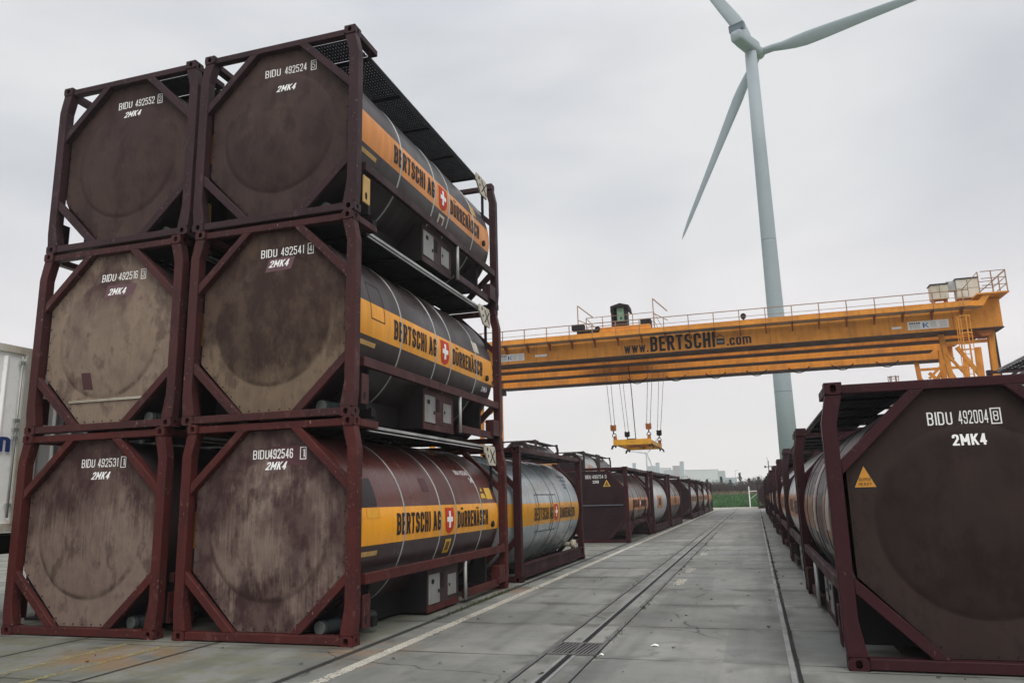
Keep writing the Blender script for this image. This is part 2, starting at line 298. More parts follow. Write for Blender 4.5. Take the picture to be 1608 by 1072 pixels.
def glyphs(s, weight):
    """strokes of a word as quads in (x, y), cap height 1; weight = stroke width"""
    t = weight; base = .44; quads = []; x0 = 0; gap = .10 if weight > .12 else .13; level = 0
    for chx in s:
        um = chx in 'ÄÜÖ'; g = {'Ä': 'A', 'Ü': 'U', 'Ö': 'O'}.get(chx, chx)
        w, paths = GL[g]; wd = w*(base-t*.0); full = wd if w else t
        full = max(full, t)
        def pos(q): return (x0+t/2+q[0]*(full-t), t/2+q[1]*(1-t))
        for n_, (path, rnd_) in enumerate(paths):
            pts = [Vector(pos(q)) for q in path]
            if rnd_:
                out = [pts[0]]
                for a, b, c in zip(pts, pts[1:], pts[2:]):
                    r = min((a-b).length*.5, (c-b).length*.5, (full-t)*.49)
                    p, q = b+(a-b).normalized()*r, b+(c-b).normalized()*r
                    out += [p, p*.5625+b*.375+q*.0625, p*.25+b*.5+q*.25, p*.0625+b*.375+q*.5625, q]
                out.append(pts[-1]); pts = out
            pp = [pts[0]]
            for q in pts[1:]:
                if (q-pp[-1]).length > 1e-4: pp.append(q)
            pts = pp; closed = (pts[0]-pts[-1]).length < 1e-3
            L_, R__ = [], []
            for k in range(len(pts)):
                a = pts[k-1] if k else (pts[-2] if closed else None); c = pts[k+1] if k < len(pts)-1 else (pts[1] if closed else None)
                d1 = (pts[k]-a).normalized() if a is not None else None; d2 = (c-pts[k]).normalized() if c is not None else None
                d = ((d1 or d2)+(d2 or d1)).normalized(); nrm = Vector((-d.y, d.x)); q = (d2 or d1); nn = Vector((-q.y, q.x)); m_ = 1/max(.6, nrm.dot(nn))
                e = Vector((0, 0))
                if not closed and not rnd_:
                    vertical = abs(d.x) < 1e-3; horiz = abs(d.y) < 1e-3
                    if vertical or horiz: e = d*(t/2)*(-1 if k == 0 else (1 if k == len(pts)-1 else 0))
                    elif k in (0, len(pts)-1):          # slanted stroke: flat foot and head
                        hw = t/2/abs(d.y)*.98; sg = 1 if d.y > 0 else -1
                        yy_ = pts[k].y+(-t/2 if (pts[k].y < .2) else (t/2 if pts[k].y > .65 else 0)); xx = pts[k].x+d.x/d.y*(yy_-pts[k].y)
                        L_.append((xx-hw*sg, yy_)); R__.append((xx+hw*sg, yy_)); continue
                p = pts[k]+e; L_.append(tuple(p+nrm*m_*t/2)); R__.append(tuple(p-nrm*m_*t/2))
            for k in range(len(pts)-1): quads.append((L_[k], L_[k+1], R__[k+1], R__[k], level))
            level = (level+1) % 5
        if um:
            for cx in (.27, .73):
                c = x0+full*cx; quads.append(((c-t*.42, 1.07), (c+t*.42, 1.07), (c+t*.42, 1.07+t*.75), (c-t*.42, 1.07+t*.75), 0))
        x0 += full+gap*(.7 if g in '.I1' else 1)
    return quads, x0-gap
def text_flat(s, w, h, bold=.0, slant=0):
    q, tw = glyphs(s, {0: .085, .004: .105}.get(bold, .075+bold*1.75)); v = []; f = []
    for *pts, lv in q:
        b = len(v); v += [(p[0]/tw*w+slant*p[1]*h, p[1]*h, lv) for p in pts]; f.append((b, b+1, b+2, b+3))
    return v, f
DLV = .0004
def face_text(s, x, z, w, h, y, mat, parent, bold=.0, slant=0, name='lettering', rise=0):      # on a face looking towards -y
    uv, f = text_flat(s, w, h, bold, slant); m = MB(); m.add([(x+u, y-lv*DLV, z+v+rise*u) for u, v, lv in uv], f); return m.build(name, mat, parent)
CZ, TR = 1.335, 1.215
def skin(yu, z, side, gap=.003, R_=TR): return (side*(math.sqrt(max(0, R_*R_-(z-CZ)**2))+gap), yu, z)
def tank_text(s, ya, yb, z0, h, mat, parent, bold=.03, side=1, R_=TR, name='company_lettering', gap=.004):
    uv, f = text_flat(s, abs(yb-ya), h, bold)
    me = bpy.data.meshes.new(name); me.from_pydata([(u, lv*DLV, v) for u, v, lv in uv], [], f)
    bm = bmesh.new(); bm.from_mesh(me)
    for k in range(1, 6):
        bmesh.ops.bisect_plane(bm, geom=bm.verts[:]+bm.edges[:]+bm.faces[:], plane_co=(0, 0, h*k/6), plane_no=(0, 0, 1))
    for v in bm.verts:
        y = ya+v.co.x if side > 0 else yb-v.co.x
        v.co = skin(y, z0+v.co.z, side, gap+v.co.y, R_)
    bm.to_mesh(me); bm.free(); return link(name, me, mat, parent)
def tank_patch(m, ya, yb, za, zb, side=1, gap=.002, R_=TR, n=6, shear=0):
    vs = []; fs = []
    for i in range(n+1):
        z = za+(zb-za)*i/n
        vs += [skin(ya+shear*i/n, z, side, gap, R_), skin(yb+shear*i/n, z, side, gap, R_)]
    for i in range(n): fs.append((2*i, 2*i+1, 2*i+3, 2*i+2))
    m.add(vs, fs); return m

# ------------------------------------------------------------------ tank containers
LEN = 5.92; H = 2.672
def casting(m, x0, x1, y0, y1, z0, z1, yface, xface):
    # a hollow box whose outer faces carry a long oval hole
    def hole_face(P, hw, hh, flip):
        n = 16; outer = []; inner = []; deep = []
        for k in range(n):
            t = 2*math.pi*(k+.5)/n; c, s = math.cos(t), math.sin(t); q = max(abs(c), abs(s))
            outer.append(P(c/q, s/q, 0)); e = .9
            inner.append(P(math.copysign(abs(c)**e, c)*hw, math.copysign(abs(s)**.8, s)*hh, 0)); deep.append(P(math.copysign(abs(c)**e, c)*hw, math.copysign(abs(s)**.8, s)*hh, .10))
        # outer corner points are added so that the square keeps its corners
        vs = outer+inner+deep+[P(0, 0, .10)]
        fs = []
        for k in range(n):
            j = (k+1) % n
            fs += [(k, j, n+j, n+k), (n+k, n+j, 2*n+j, 2*n+k), (2*n+k, 2*n+j, 3*n)]
        m.add(vs, fs)
        for a, b in ((1, 1), (-1, 1), (-1, -1), (1, -1)):
            pass
    cx, cy, cz = (x0+x1)/2, (y0+y1)/2, (z0+z1)/2; wx, wy, wz = (x1-x0)/2, (y1-y0)/2, (z1-z0)/2
    yv = y0 if yface < 0 else y1; sy = 1 if yface < 0 else -1
    hole_face(lambda a, b, d: (cx+a*wx, yv+sy*d, cz+b*wz), .36, .66, False)
    xv = x0 if xface < 0 else x1; sx = 1 if xface < 0 else -1
    hole_face(lambda a, b, d: (xv+sx*d, cy+a*wy, cz+b*wz), .27, .60, False)
    ox = x1 if xface < 0 else x0; oy = y1 if yface < 0 else y0
    m.add([(x0,y0,z0),(x1,y0,z0),(x1,y1,z0),(x0,y1,z0),(x0,y0,z1),(x1,y0,z1),(x1,y1,z1),(x0,y1,z1)], [(0,3,2,1),(4,5,6,7)])
    m.add([(ox,y0,z0),(ox,y1,z0),(ox,y1,z1),(ox,y0,z1)], [(0,1,2,3)]); m.add([(x0,oy,z0),(x1,oy,z0),(x1,oy,z1),(x0,oy,z1)], [(0,1,2,3)])
# outlines of the near end, looking along +y (x, z); the right half is mirrored
POST = [(1.078, .118), (1.255, .118), (1.274, .32), (1.275, 2.28), (1.216, 2.552), (1.062, 2.552), (1.135, 2.27), (1.135, .44)]
DIAG_T = [(.33, 2.558), (.47, 2.558), (1.135, 1.915), (1.135, 1.775)]
DIAG_B = [(.385, .112), (.535, .112), (1.135, .685), (1.135, .83)]
def end_frame(c, y0, sgn, fm, near, bev, style):
    # y0: outer face, sgn +1: frame goes towards +y
    def Y(a): return y0+sgn*a
    def yy(a, b): return (min(Y(a), Y(b)), max(Y(a), Y(b)))
    k = (style, round(y0, 2), bev)
    if style == 'bowed':
        for s in (1, -1):
            pl = POST if s > 0 else mirror(POST)
            part(k+('post', s), 'corner_post', lambda m: m.prism(pl, *yy(.01, .15)), fm, c, bev)
            for nm, pg, d in (('t', DIAG_T, .15), ('b', DIAG_B, .10)):
                pg = pg if s > 0 else mirror(pg)
                part(k+('diag'+nm, s), 'diagonal_brace', lambda m: m.prism(pg, *yy(.025, d)), fm, c, bev)
            for z0, z1, xa, xb, nm in ((0, .118, 1.078, 1.259, 'b'), (2.554, 2.672, 1.056, 1.219, 't')):
                a, b = (xa, xb) if s > 0 else (-xb, -xa)
                part(k+('cast'+nm, s), 'corner_casting', lambda m: casting(m, a, b, *yy(0, .178), z0, z1, -sgn, s), fm, c)
        part(k+('top',), 'top_beam', lambda m: m.box(-1.056, 1.056, *yy(.03, .14), 2.558, 2.648), fm, c, bev)
        part(k+('bot',), 'bottom_beam', lambda m: m.box(-1.078, 1.078, *yy(.012, .15), .014, .110), fm, c, bev)
    else:
        for s in (1, -1):
            a, b = (1.09, 1.235) if s > 0 else (-1.235, -1.09)
            part(k+('post', s), 'corner_post', lambda m: m.box(a, b, *yy(.01, .16), .118, 2.552), fm, c, bev)
            for z0, z1, nm in ((0, .118, 'b'), (2.554, 2.672, 't')):
                a, b = (1.06, 1.245) if s > 0 else (-1.245, -1.06)
                part(k+('cast'+nm, s), 'corner_casting', lambda m: casting(m, a, b, *yy(0, .178), z0, z1, -sgn, s), fm, c)
            pgs = ([(.42, .14), (.56, .14), (1.09, .72), (1.09, .88)], [(.40, 2.54), (.54, 2.54), (1.09, 1.95), (1.09, 1.80)])
            for i, pg in enumerate(pgs):
                pg = pg if s > 0 else mirror(pg)
                part(k+('diag', i, s), 'diagonal_brace', lambda m: m.prism(pg, *yy(.03, .11)), fm, c, bev)
        part(k+('top',), 'top_beam', lambda m: m.box(-1.06, 1.06, *yy(.03, .14), 2.56, 2.655), fm, c, bev)
        part(k+('bot',), 'bottom_beam', lambda m: m.box(-1.06, 1.06, *yy(.02, .15), .014, .115), fm, c, bev)
OCT = [(.37, 2.552), (1.09, 1.845), (1.09, .82), (.39, .116)]; OCT = OCT+[(-x, z) for x, z in OCT][::-1]
def panel_mesh(m, dish=True):
    yp = .118; n = 96; rings = [(.89, 0), (.868, -.004), (.855, -.010)]+[(.855*q/10+.001, -.010-.078*(1-(q/10)**2)) for q in range(9, -1, -1)]
    if not dish: rings = [(.89, 0), (.5, 0), (.001, 0)]
    vs = []; fs = []
    def octp(t):
        c, s = math.cos(t), math.sin(t); best = 9
        for i in range(8):
            (ax, az), (bx, bz) = OCT[i], OCT[(i+1) % 8]; az -= 1.33; bz -= 1.33
            dx, dz = bx-ax, bz-az; den = c*dz-s*dx
            if abs(den) < 1e-9: continue
            q = (ax*dz-az*dx)/den
            if q > 0: best = min(best, q)
        return best
    ts = sorted(set([2*math.pi*k/n-math.pi for k in range(n)]+[math.atan2(z-1.33, x) for x, z in OCT]))
    n = len(ts)
    for t in ts: q = octp(t); vs.append((q*math.cos(t), yp+.14, 1.33+q*math.sin(t)))
    for t in ts: q = octp(t); vs.append((q*math.cos(t), yp, 1.33+q*math.sin(t)))
    for r, d in rings:
        for t in ts: vs.append((r*math.cos(t), yp+d, 1.33+r*math.sin(t)))
    sm = []
    for i in range(len(rings)+1):
        for k in range(n):
            j = (k+1) % n; fs.append((i*n+k, i*n+j, (i+1)*n+j, (i+1)*n+k)); sm.append(i >= 2)
    b = len(m.v); m.v += vs; m.f += [tuple(b+q for q in f) for f in fs]; m.sm += sm
def tank_shell(m, L, R_=TR, near_round=False):
    p0 = [(.14, R_)] if not near_round else [(.065, .02), (.075, .5), (.11, .87), (.16, 1.04), (.215, 1.12), (.28, 1.165), (.36, 1.2), (.46, R_)]
    m.lathe(p0+[(L-.46, R_), (L-.36, R_*.988), (L-.28, R_*.96), (L-.215, R_*.92), (L-.16, R_*.855), (L-.11, R_*.72), (L-.08, R_*.50), (L-.068, R_*.25), (L-.065, .01)], 0, CZ, 72)
RINGS = (1.49, 2.76, 3.41, 4.63)
def ring(m, y, R_=TR, w=.028): m.lathe([(y-w/2, R_-.002), (y-w/2, R_+.007), (y+w/2, R_+.007), (y+w/2, R_-.002)], 0, CZ, 72)
def grating(m, x0, x1, y0, y1, z, sx=.055, sy=.10):
    x = x0
    while x < x1: m.box(x, x+sx*.62, y0, y1, z-.018, z); x += sx
    y = y0
    while y < y1: m.box(x0, x1, y, y+sy*.55, z-.006, z+.004); y += sy
def shield(parent, ya, yb, z0, z1, side, R_=TR):
    w = yb-ya; n = 12; m = MB(); h = z1-z0
    for i in range(n):
        a, b = z0+h*i/n, z0+h*(i+1)/n
        def half(z):
            q = (z-z0)/h; return w/2*math.sqrt(max(0, 1-(1-q/.42)**2)) if q < .42 else w/2
        c = (ya+yb)/2
        m.add([skin(c-half(a), a, side, .005, R_), skin(c+half(a), a, side, .005, R_), skin(c+half(b), b, side, .005, R_), skin(c-half(b), b, side, .005, R_)], [(0, 1, 2, 3)])
    e = m.build('shield_emblem', SHIELD, parent)
    m = MB(); c = (ya+yb)/2; zc = z0+h*.55; u = w*.105
    tank_patch(m, c-u, c+u, zc-w*.36, zc+w*.36, side, .008, R_); tank_patch(m, c-w*.34, c-u, zc-u, zc+u, side, .008, R_, 3); tank_patch(m, c+u, c+w*.34, zc-u, zc+u, side, .008, R_, 3)
    m.build('white_cross', LETW, e)
def brand(tank, side, R_=TR, zt=1.19, ht=.285, scale=1.0, mir=False, bold=.045):
    f = (lambda a: a) if side > 0 else (lambda a: LEN-a)
    def span(a, b): return (a, b) if side > 0 else (LEN-b, LEN-a)
    tank_text('BERTSCHI AG', *span(1.24, 2.76), zt, ht, LETK, tank, bold+.012, side, R_)
    shield(tank, *span(2.94, 3.29), zt-.07, zt+ht+.04, side, R_)
    tank_text('DÜRRENÄSCH', *span(3.46, 4.93), zt, ht-.02, LETK, tank, bold+.012, side, R_)
def hose_tube(c):
    o = part('hose', 'document_tube', lambda m: (m.tube([(.70, .22, .165), (.86, 1.25, .165)], .075, 14), m.tube([(.705, .25, .165), (.71, .29, .165)], .084, 14), m.tube([(.745, .52, .165), (.75, .55, .165)], .082, 14)), TUBEGRN, c)
    part('hosecap', 'end_cap', lambda m: m.tube([(.697, .205, .165), (.702, .235, .165)], .079, 14), TUBECAP, o)
def serial(c, panel, txt, code, x, z, w, y=.0905, check=None, cx=None, h=.115, code_x=None, code_z=None, code_w=.30, code_h=.11, bold=.012, cbold=.05, slant=.25):
    face_text(txt, x, z, w, h, y, LETW, panel, bold, 0, 'serial_lettering')
    if check:
        m = MB(); a, b, z0, z1 = cx, cx+.105, z-.025, z+h+.025; t = .012
        m.box(a, b, y-.001, y, z0, z0+t); m.box(a, b, y-.001, y, z1-t, z1); m.box(a, a+t, y-.001, y, z0+t, z1-t); m.box(b-t, b, y-.001, y, z0+t, z1-t)
        m.build('check_digit_box', LETW, panel)
        face_text(check, cx+.032, z, .042, h, y, LETW, panel, bold, 0, 'check_digit')
    if code: face_text(code, code_x, code_z, code_w, code_h, y, LETW, panel, cbold, slant, 'code_lettering')
def on_dish(x, z):       # y of the end panel's outer face at (x, z)
    r = math.hypot(x, z-1.33)
    if r >= .89: return .118
    if r >= .855: return .118-.010*(.89-r)/.035
    return .118-.010-.078*(1-(r/.855)**2)
def drape(o, gap=.0025):          # lettering follows the dished plate: split fine, then laid on the plate
    me = o.data; bm = bmesh.new(); bm.from_mesh(me)
    zs = [v.co.z for v in bm.verts]; z0, z1 = min(zs), max(zs); xs = [v.co.x for v in bm.verts]; x0, x1 = min(xs), max(xs)
    k = z0
    while k < z1:
        bmesh.ops.bisect_plane(bm, geom=bm.verts[:]+bm.edges[:]+bm.faces[:], plane_co=(0, 0, k), plane_no=(0, 0, 1)); k += .02
    k = x0
    while k < x1:
        bmesh.ops.bisect_plane(bm, geom=bm.verts[:]+bm.edges[:]+bm.faces[:], plane_co=(k, 0, 0), plane_no=(1, 0, 0)); k += .03
    for v in bm.verts: v.co.y = on_dish(v.co.x, v.co.z)-gap+min(0, v.co.y)
    bm.to_mesh(me); bm.free(); return o
def flat_patch(panel, poly, mat, name='repair_patch', gap=.0012):
    m = MB(); m.add([(x, 0, z) for x, z in poly], [tuple(range(len(poly)))]); return drape(m.build(name, mat, panel), gap)

def tank_container(sp):
    """one tank container, local origin at the middle of its near end on the ground, length along +y"""
    st = sp.get('style', 'bowed'); lod = sp.get('lod', 0); bev = .006 if lod == 0 else 0; L = LEN
    c = thing('tank_container', sp['label'], 'tank container', sp['loc'], sp.get('rz', 0), sp.get('group'))
    fm = sp['frame']; end_frame(c, 0, 1, fm, True, bev, st); end_frame(c, L, -1, fm, False, bev, st)
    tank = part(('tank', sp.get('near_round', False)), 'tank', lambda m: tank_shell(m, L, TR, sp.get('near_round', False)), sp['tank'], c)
    if sp.get('rings'):
        for y in RINGS: part(('ring', y), 'tank_band', lambda m: ring(m, y), sp['rings'], tank)
    if sp.get('panel'):
        p = part(('panel', sp.get('dish', True)), 'end_panel', lambda m: panel_mesh(m, sp.get('dish', True)), sp['panel'], c)
        for t in sp.get('texts', ()):
            s, x, z, w, h, b, sl, mt = t
            drape(face_text(s, x, z, w, h, 0, mt, p, b, sl, 'serial_lettering'))
        for ch in sp.get('check', ()):
            s, x, z, h = ch; m = MB(); t = .011; a, b, z0, z1 = x-.024, x+.066, z-.018, z+h+.018
            for q in ((a, b, z0, z0+t), (a, b, z1-t, z1), (a, a+t, z0+t, z1-t), (b-t, b, z0+t, z1-t)):
                m.add([(q[0], 0, q[2]), (q[1], 0, q[2]), (q[1], 0, q[3]), (q[0], 0, q[3])], [(0, 1, 2, 3)])
            drape(m.build('check_digit_box', LETW, p)); drape(face_text(s, x+(.006 if s == '1' else 0), z+.012, .042 if s != '1' else .032, h-.024, 0, LETW, p, .012, 0, 'check_digit'))
        for poly, mt in sp.get('patches', ()): flat_patch(p, poly, mt)
        if sp.get('bolts'):
            def bolts(m):
                for i in range(8):
                    (ax, az), (bx, bz) = OCT[i], OCT[(i+1) % 8]
                    for k in range(5):
                        q = (k+.5)/5; x, z = ax+(bx-ax)*q, az+(bz-az)*q; r = .975
                        m.tube([(x*r, .121, 1.33+(z-1.33)*r), (x*r, .108, 1.33+(z-1.33)*r)], .009, 6)
            part('bolts', 'bolt_heads', bolts, DARKST, p)['kind'] = 'stuff'
    for s in (1, -1):
        g = lambda a, b: (a, b) if s > 0 else (-b, -a)
        if st == 'bowed':
            part(('rail', s, bev), 'side_rail', lambda m: m.box(*g(1.185, 1.255), .30, L-.17, .66, .785), fm, c, bev)
            part(('lowrail', s, bev), 'lower_rail', lambda m: m.box(*g(1.15, 1.215), 3.76, L-.42, .075, .20), fm, c, bev)
            part(('postblock', s, bev), 'post_block', lambda m: m.box(*g(1.095, 1.262), L-.52, L-.18, .13, .43), fm, c, bev)
            part(('stub', s, bev), 'rail_stub', lambda m: m.box(*g(1.10, 1.222), .18, .66, 2.556, 2.645), fm, c, bev)
            part(('saddle', s), 'tank_saddle', lambda m: m.box(*g(.45, 1.16), .55, .62, .14, .75), DARKST, c); part(('saddle2', s), 'tank_saddle', lambda m: m.box(*g(.45, 1.16), 4.9, 4.97, .14, .7), DARKST, c)
            if lod == 0:
                part(('drop', s), 'drain_pipe', lambda m: m.tube([(s*1.235, 3.72, .66), (s*1.235, 3.72, .06)], .028, 10), GALV, c)
                pl = [(.18, .17), (.36, .17), (.36, .55), (.18, .55)]
                o = part(('lash', s), 'lashing_plate', lambda m: m.prism([(a+.02, b) for a, b in pl], *g(1.262, 1.282), axis='x'), sp.get('plate', fm), c, .004)
                part(('lashhole', s), 'slot', lambda m: m.prism([(.27+.03*math.cos(t*math.pi/6), .27+.055*math.sin(t*math.pi/6)) for t in range(12)], *g(1.28, 1.285), axis='x'), RUBBER, o)
        else:
            part(('trail', s, bev), 'top_rail', lambda m: m.box(*g(1.10, 1.215), .179, L-.179, 2.565, 2.655), fm, c, bev)
            if sp.get('truss'):
                def tr(m):
                    x = s*1.165
                    for a, b in (((x, .20, .12), (x, 1.25, .66)), ((x, 1.25, .66), (x, L-1.25, .66)), ((x, L-1.25, .66), (x, L-.2, .12)), ((x, 1.3, .66), (x, 1.3, 1.2)), ((x, L-1.3, .66), (x, L-1.3, 1.2))):
                        m.beam(a, b, .10, .12)
                part(('truss', s), 'side_truss', tr, fm, c)
            else:
                part(('brail', s, bev), 'bottom_rail', lambda m: (m.box(*g(1.115, 1.195), .179, L-.179, .10, .30), m.box(*g(1.06, 1.235), .179, L-.179, .30, .325), m.box(*g(1.06, 1.235), .179, L-.179, .075, .10)), fm, c, 0)
    part(('chassis', st), 'belly_frame', lambda m: (m.box(-.5, -.38, .16, L-.16, .10, .24), m.box(.38, .5, .16, L-.16, .10, .24), m.box(-1.05, 1.05, .9, 1.02, .02 if st == 'x' else .08, .2), m.box(-1.05, 1.05, 4.6, 4.72, .08, .2)), DARKST, c)
    if st == 'bowed':
        if lod == 0: hose_tube(c)
        cb = part(('cab', bev), 'valve_cabinet', lambda m: m.box(-1.128, 1.128, 2.41, 3.64, .035, .655), DARKST, c, bev)  # body coloured dark in place of shade under the tank; only fronts are painted
        for s in (1, -1):
            g = lambda a, b: (a, b) if s > 0 else (-b, -a)
            part(('cabfront', s), 'front_plate', lambda m: m.box(*g(1.128, 1.141), 2.405, 3.645, .13, .66), CABP if fm is FR[0] else fm, cb, .003)
            part(('cabsill', s), 'sill_plate', lambda m: m.box(*g(1.128, 1.145), 2.405, 3.645, .03, .128), fm, cb, .003)
            part(('added_dark', s, 1), 'added_dark_panel', lambda m: m.box(*g(.70, .72), .64, 2.40, .05, .42), DARKST, c)  # added dark panel that blocks light and sight beneath the tank
            part(('added_dark', s, 2), 'added_dark_panel', lambda m: m.box(*g(.55, .57), 3.66, 4.88, .05, .40), DARKST, c)  # second added panel, darkens the space behind the cabinet
        if lod < 2:
            for s in (1, -1):
                g = lambda a, b: (a, b) if s > 0 else (-b, -a)
                d = part(('door', s, 1), 'door', lambda m: m.box(*g(1.141, 1.156), 2.44, 2.84, .14, .56), PANELGREY, cb, .004)
                part(('latch', s, 1), 'latch', lambda m: (m.box(*g(1.156, 1.166), 2.53, 2.61, .43, .49), m.box(*g(1.156, 1.166), 2.77, 2.81, .28, .33)), DARKST, d)
                d = part(('door', s, 2), 'door', lambda m: m.box(*g(1.141, 1.153), 3.18, 3.52, .19, .50), PANELGREY, cb, .004)
                part(('latch', s, 2), 'latch', lambda m: m.box(*g(1.153, 1.163), 3.21, 3.24, .33, .37), DARKST, d)
                part(('vent', s), 'vent', lambda m: [m.box(*g(1.141, 1.15), 2.90, 3.04, .34+.03*i, .355+.03*i) for i in range(7)], DARKST, cb)
    # roof walkway along the right-hand side and a step across the near end
    if sp.get('walk', True):
        wl = sp.get('walkside', 1); g = lambda a, b: (a, b) if wl > 0 else (-b, -a)
        fine = lod == 0
        w = part(('walk', wl, fine), 'roof_walkway', lambda m: (grating(m, *g(.34, 1.06), .68, L-.72, 2.60, .045 if fine else .2, .07 if fine else .3), grating(m, *g(-.55, 1.06), .2, .64, 2.60, .045 if fine else .2, .07 if fine else .3)), GRATE, c)
        part(('wedge', wl), 'walkway_edge', lambda m: (m.box(*g(1.062, 1.085), .66, L-.72, 2.575, 2.612), m.box(*g(1.058, 1.085), .67, L-.72, 2.530, 2.546)), sp.get('edge', GALV), w)
        for y in (.66, 1.75, 2.9, 4.05, L-.78): part(('wbear', wl, y), 'walkway_bearer', lambda m: m.box(*g(.30, 1.06), y, y+.05, 2.548, 2.576), DARKST, w)
        if lod == 0 and sp.get('board', True):
            # hand grip board with a cross cut in it at the far end
            b = part(('board', wl), 'grip_board', lambda m: m.prism([(4.97, 2.60), (5.50, 2.60), (5.56, 2.52), (5.56, 2.24), (5.20, 2.24), (4.97, 2.46)], *g(1.140, 1.175), axis='x'), CREAM, c, .006)
            part(('boardx', wl), 'cut_cross', lambda m: (m.prism([(5.22, 2.29), (5.26, 2.29), (5.52, 2.53), (5.48, 2.53)], *g(1.174, 1.179), axis='x'), m.prism([(5.48, 2.29), (5.52, 2.29), (5.26, 2.53), (5.22, 2.53)], *g(1.179, 1.182), axis='x'), m.prism([(5.06, 2.50), (5.12, 2.50), (5.12, 2.56), (5.06, 2.56)], *g(1.174, 1.179), axis='x'), m.prism([(5.12, 2.38), (5.17, 2.38), (5.17, 2.43), (5.12, 2.43)], *g(1.174, 1.179), axis='x')), RUBBER, b)
            part(('boardpost', wl), 'board_post', lambda m: m.box(*g(1.10, 1.138), 5.40, 5.46, 1.75, 2.50), DARKST, c)
    if lod < 2:
        part('manlid', 'manway', lambda m: (m.tube([(-.1, L*.5, 2.50), (-.1, L*.5, 2.585)], .27, 20), m.box(-.45, .25, L*.5-.4, L*.5+.4, 2.50, 2.53)), DARKST, c)
    for fn in sp.get('extra', ()): fn(c, tank)
    return c
def side_marks(kind):
    def fn(c, tank):
        if kind != 'plain': brand(tank, 1)
        m = MB(); tank_patch(m, .32, .72, 1.44, 1.92, 1, .003)
        if kind == 'red':
            m = MB(); tank_patch(m, .32, .70, 1.57, 1.93, 1, .004); o = m.build('cover_plate', COVERD, tank)
            m = MB(); tank_patch(m, .40, .76, 1.43, 1.555, 1, .004); m.build('cover_plate', STICKY_BAND, tank)
            m = MB(); tank_patch(m, 2.25, 2.5, 1.76, 1.96, 1, .003); m.build('repair_patch', PATCHB, tank)
            tank_text('BIDU 492546 1', 3.95, 4.62, 2.05, .075, LETW, tank, .02, 1); tank_text('2MK4', 4.45, 4.66, 1.92, .08, LETW, tank, .02, 1)
            m = MB(); tank_patch(m, 4.98, 5.30, 1.63, 1.83, 1, .004); m.build('warning_sticker', STICKY, tank)
            m = MB(); ya = 4.70; m.add([skin(ya, 1.65, 1, .004), skin(ya+.26, 1.65, 1, .004), skin(ya+.13, 1.85, 1, .004)], [(0, 1, 2)]); m.build('warning_sticker', STICKY, tank)
        if kind in ('red', 'top'):
            m = MB(); tank_patch(m, 3.02, 3.26, .83, 1.04, 1, .004); o = m.build('stencil_plate', STICKY if kind == 'red' else CREAM, tank)
            m = MB(); tank_patch(m, 3.07, 3.21, .87, 1.0, 1, .007); o2 = m.build('stencil_figure', TRIB if kind == 'red' else PATCHM, o)
        if kind in ('mid', 'top'):
            m = MB(); tank_patch(m, 4.55, 4.84, 1.60, 1.80, 1, .004); m.build('warning_sticker', CREAM if kind == 'mid' else LTYEL, tank)
        if kind == 'mid':
            m = MB(); a, b, z0, z1 = .55, .95, 1.34, 1.86; t = .012
            for q in ((a, b, z0, z0+t), (a, b, z1-t, z1), (a, a+t, z0, z1), (b-t, b, z0, z1)): tank_patch(m, q[0], q[1], q[2], q[3], 1, .004)
            m.build('hatch_seam', DARKST, tank)
            tank_text('2MK4', 5.0, 5.3, .93, .09, LETW, tank, .03, 1, R_=TR*.99, gap=.02)
        # thermometer and its frame near the far end
        m = MB(); x, y, z = skin(5.18, 1.19, 1, 0, TR*.985); m.tube([(x-.02, y, z), (x+.05, y, z)], .055, 16); m.tube([(x, y+.02, z+.05), (x, y+.04, z+.28)], .008, 6)
        m.build('gauge', DARKST, tank)
        m = MB(); tank_patch(m, .25, .75, .97, 1.03, 1, .004); m.build('stencil_plate', LTYEL, tank)
        tank_text('P-83 68', 4.62, 5.02, .985, .07, LTYEL, tank, .02, 1) if False else None
    return fn
COVERD = worn('dark_cover_plate', c3(.022, .018, .022), c3(.035, .025, .026), None, .3, bump=0)
TRIB = worn('stencil_brown', c3(.2, .11, .03), c3(.14, .08, .03), None, .5, bump=0)
STICKY_BAND = worn('band_yellow_plate', c3(.80, .38, .04), c3(.5, .22, .03), None, .45, bump=0)

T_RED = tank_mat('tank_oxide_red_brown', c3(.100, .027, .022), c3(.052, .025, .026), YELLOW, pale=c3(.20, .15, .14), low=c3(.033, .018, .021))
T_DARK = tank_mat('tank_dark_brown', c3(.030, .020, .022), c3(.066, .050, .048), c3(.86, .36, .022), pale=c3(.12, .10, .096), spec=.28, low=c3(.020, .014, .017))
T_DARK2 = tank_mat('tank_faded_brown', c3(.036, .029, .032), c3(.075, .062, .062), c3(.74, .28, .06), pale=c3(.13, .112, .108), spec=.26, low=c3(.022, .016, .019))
T_PLAIN = tank_mat('tank_plain_dark', c3(.035, .025, .028), c3(.06, .045, .045))
T_SILVER = tank_mat('tank_silver_blue', c3(.40, .45, .475), c3(.24, .28, .30), c3(.80, .37, .03), 1.06, 1.52, rough=.36, streaks=.7, metal=.25, pale=c3(.55, .60, .62))
T_GREY = tank_mat('tank_pale_grey', c3(.46, .49, .50), c3(.32, .34, .33), OLDOR, 1.05, 1.62, 1.6, 3.6, rough=.4, streaks=.5, pale=c3(.6, .62, .62))
T_GREYB = tank_mat('tank_grey_full_band', c3(.44, .47, .46), c3(.30, .31, .30), OLDOR, 1.1, 1.58, rough=.4, streaks=.5, pale=c3(.6, .62, .62))
T_BROWN = tank_mat('tank_brown_grey', c3(.075, .055, .055), c3(.12, .09, .088), OLDOR, 1.1, 1.56, pale=c3(.26, .22, .21))
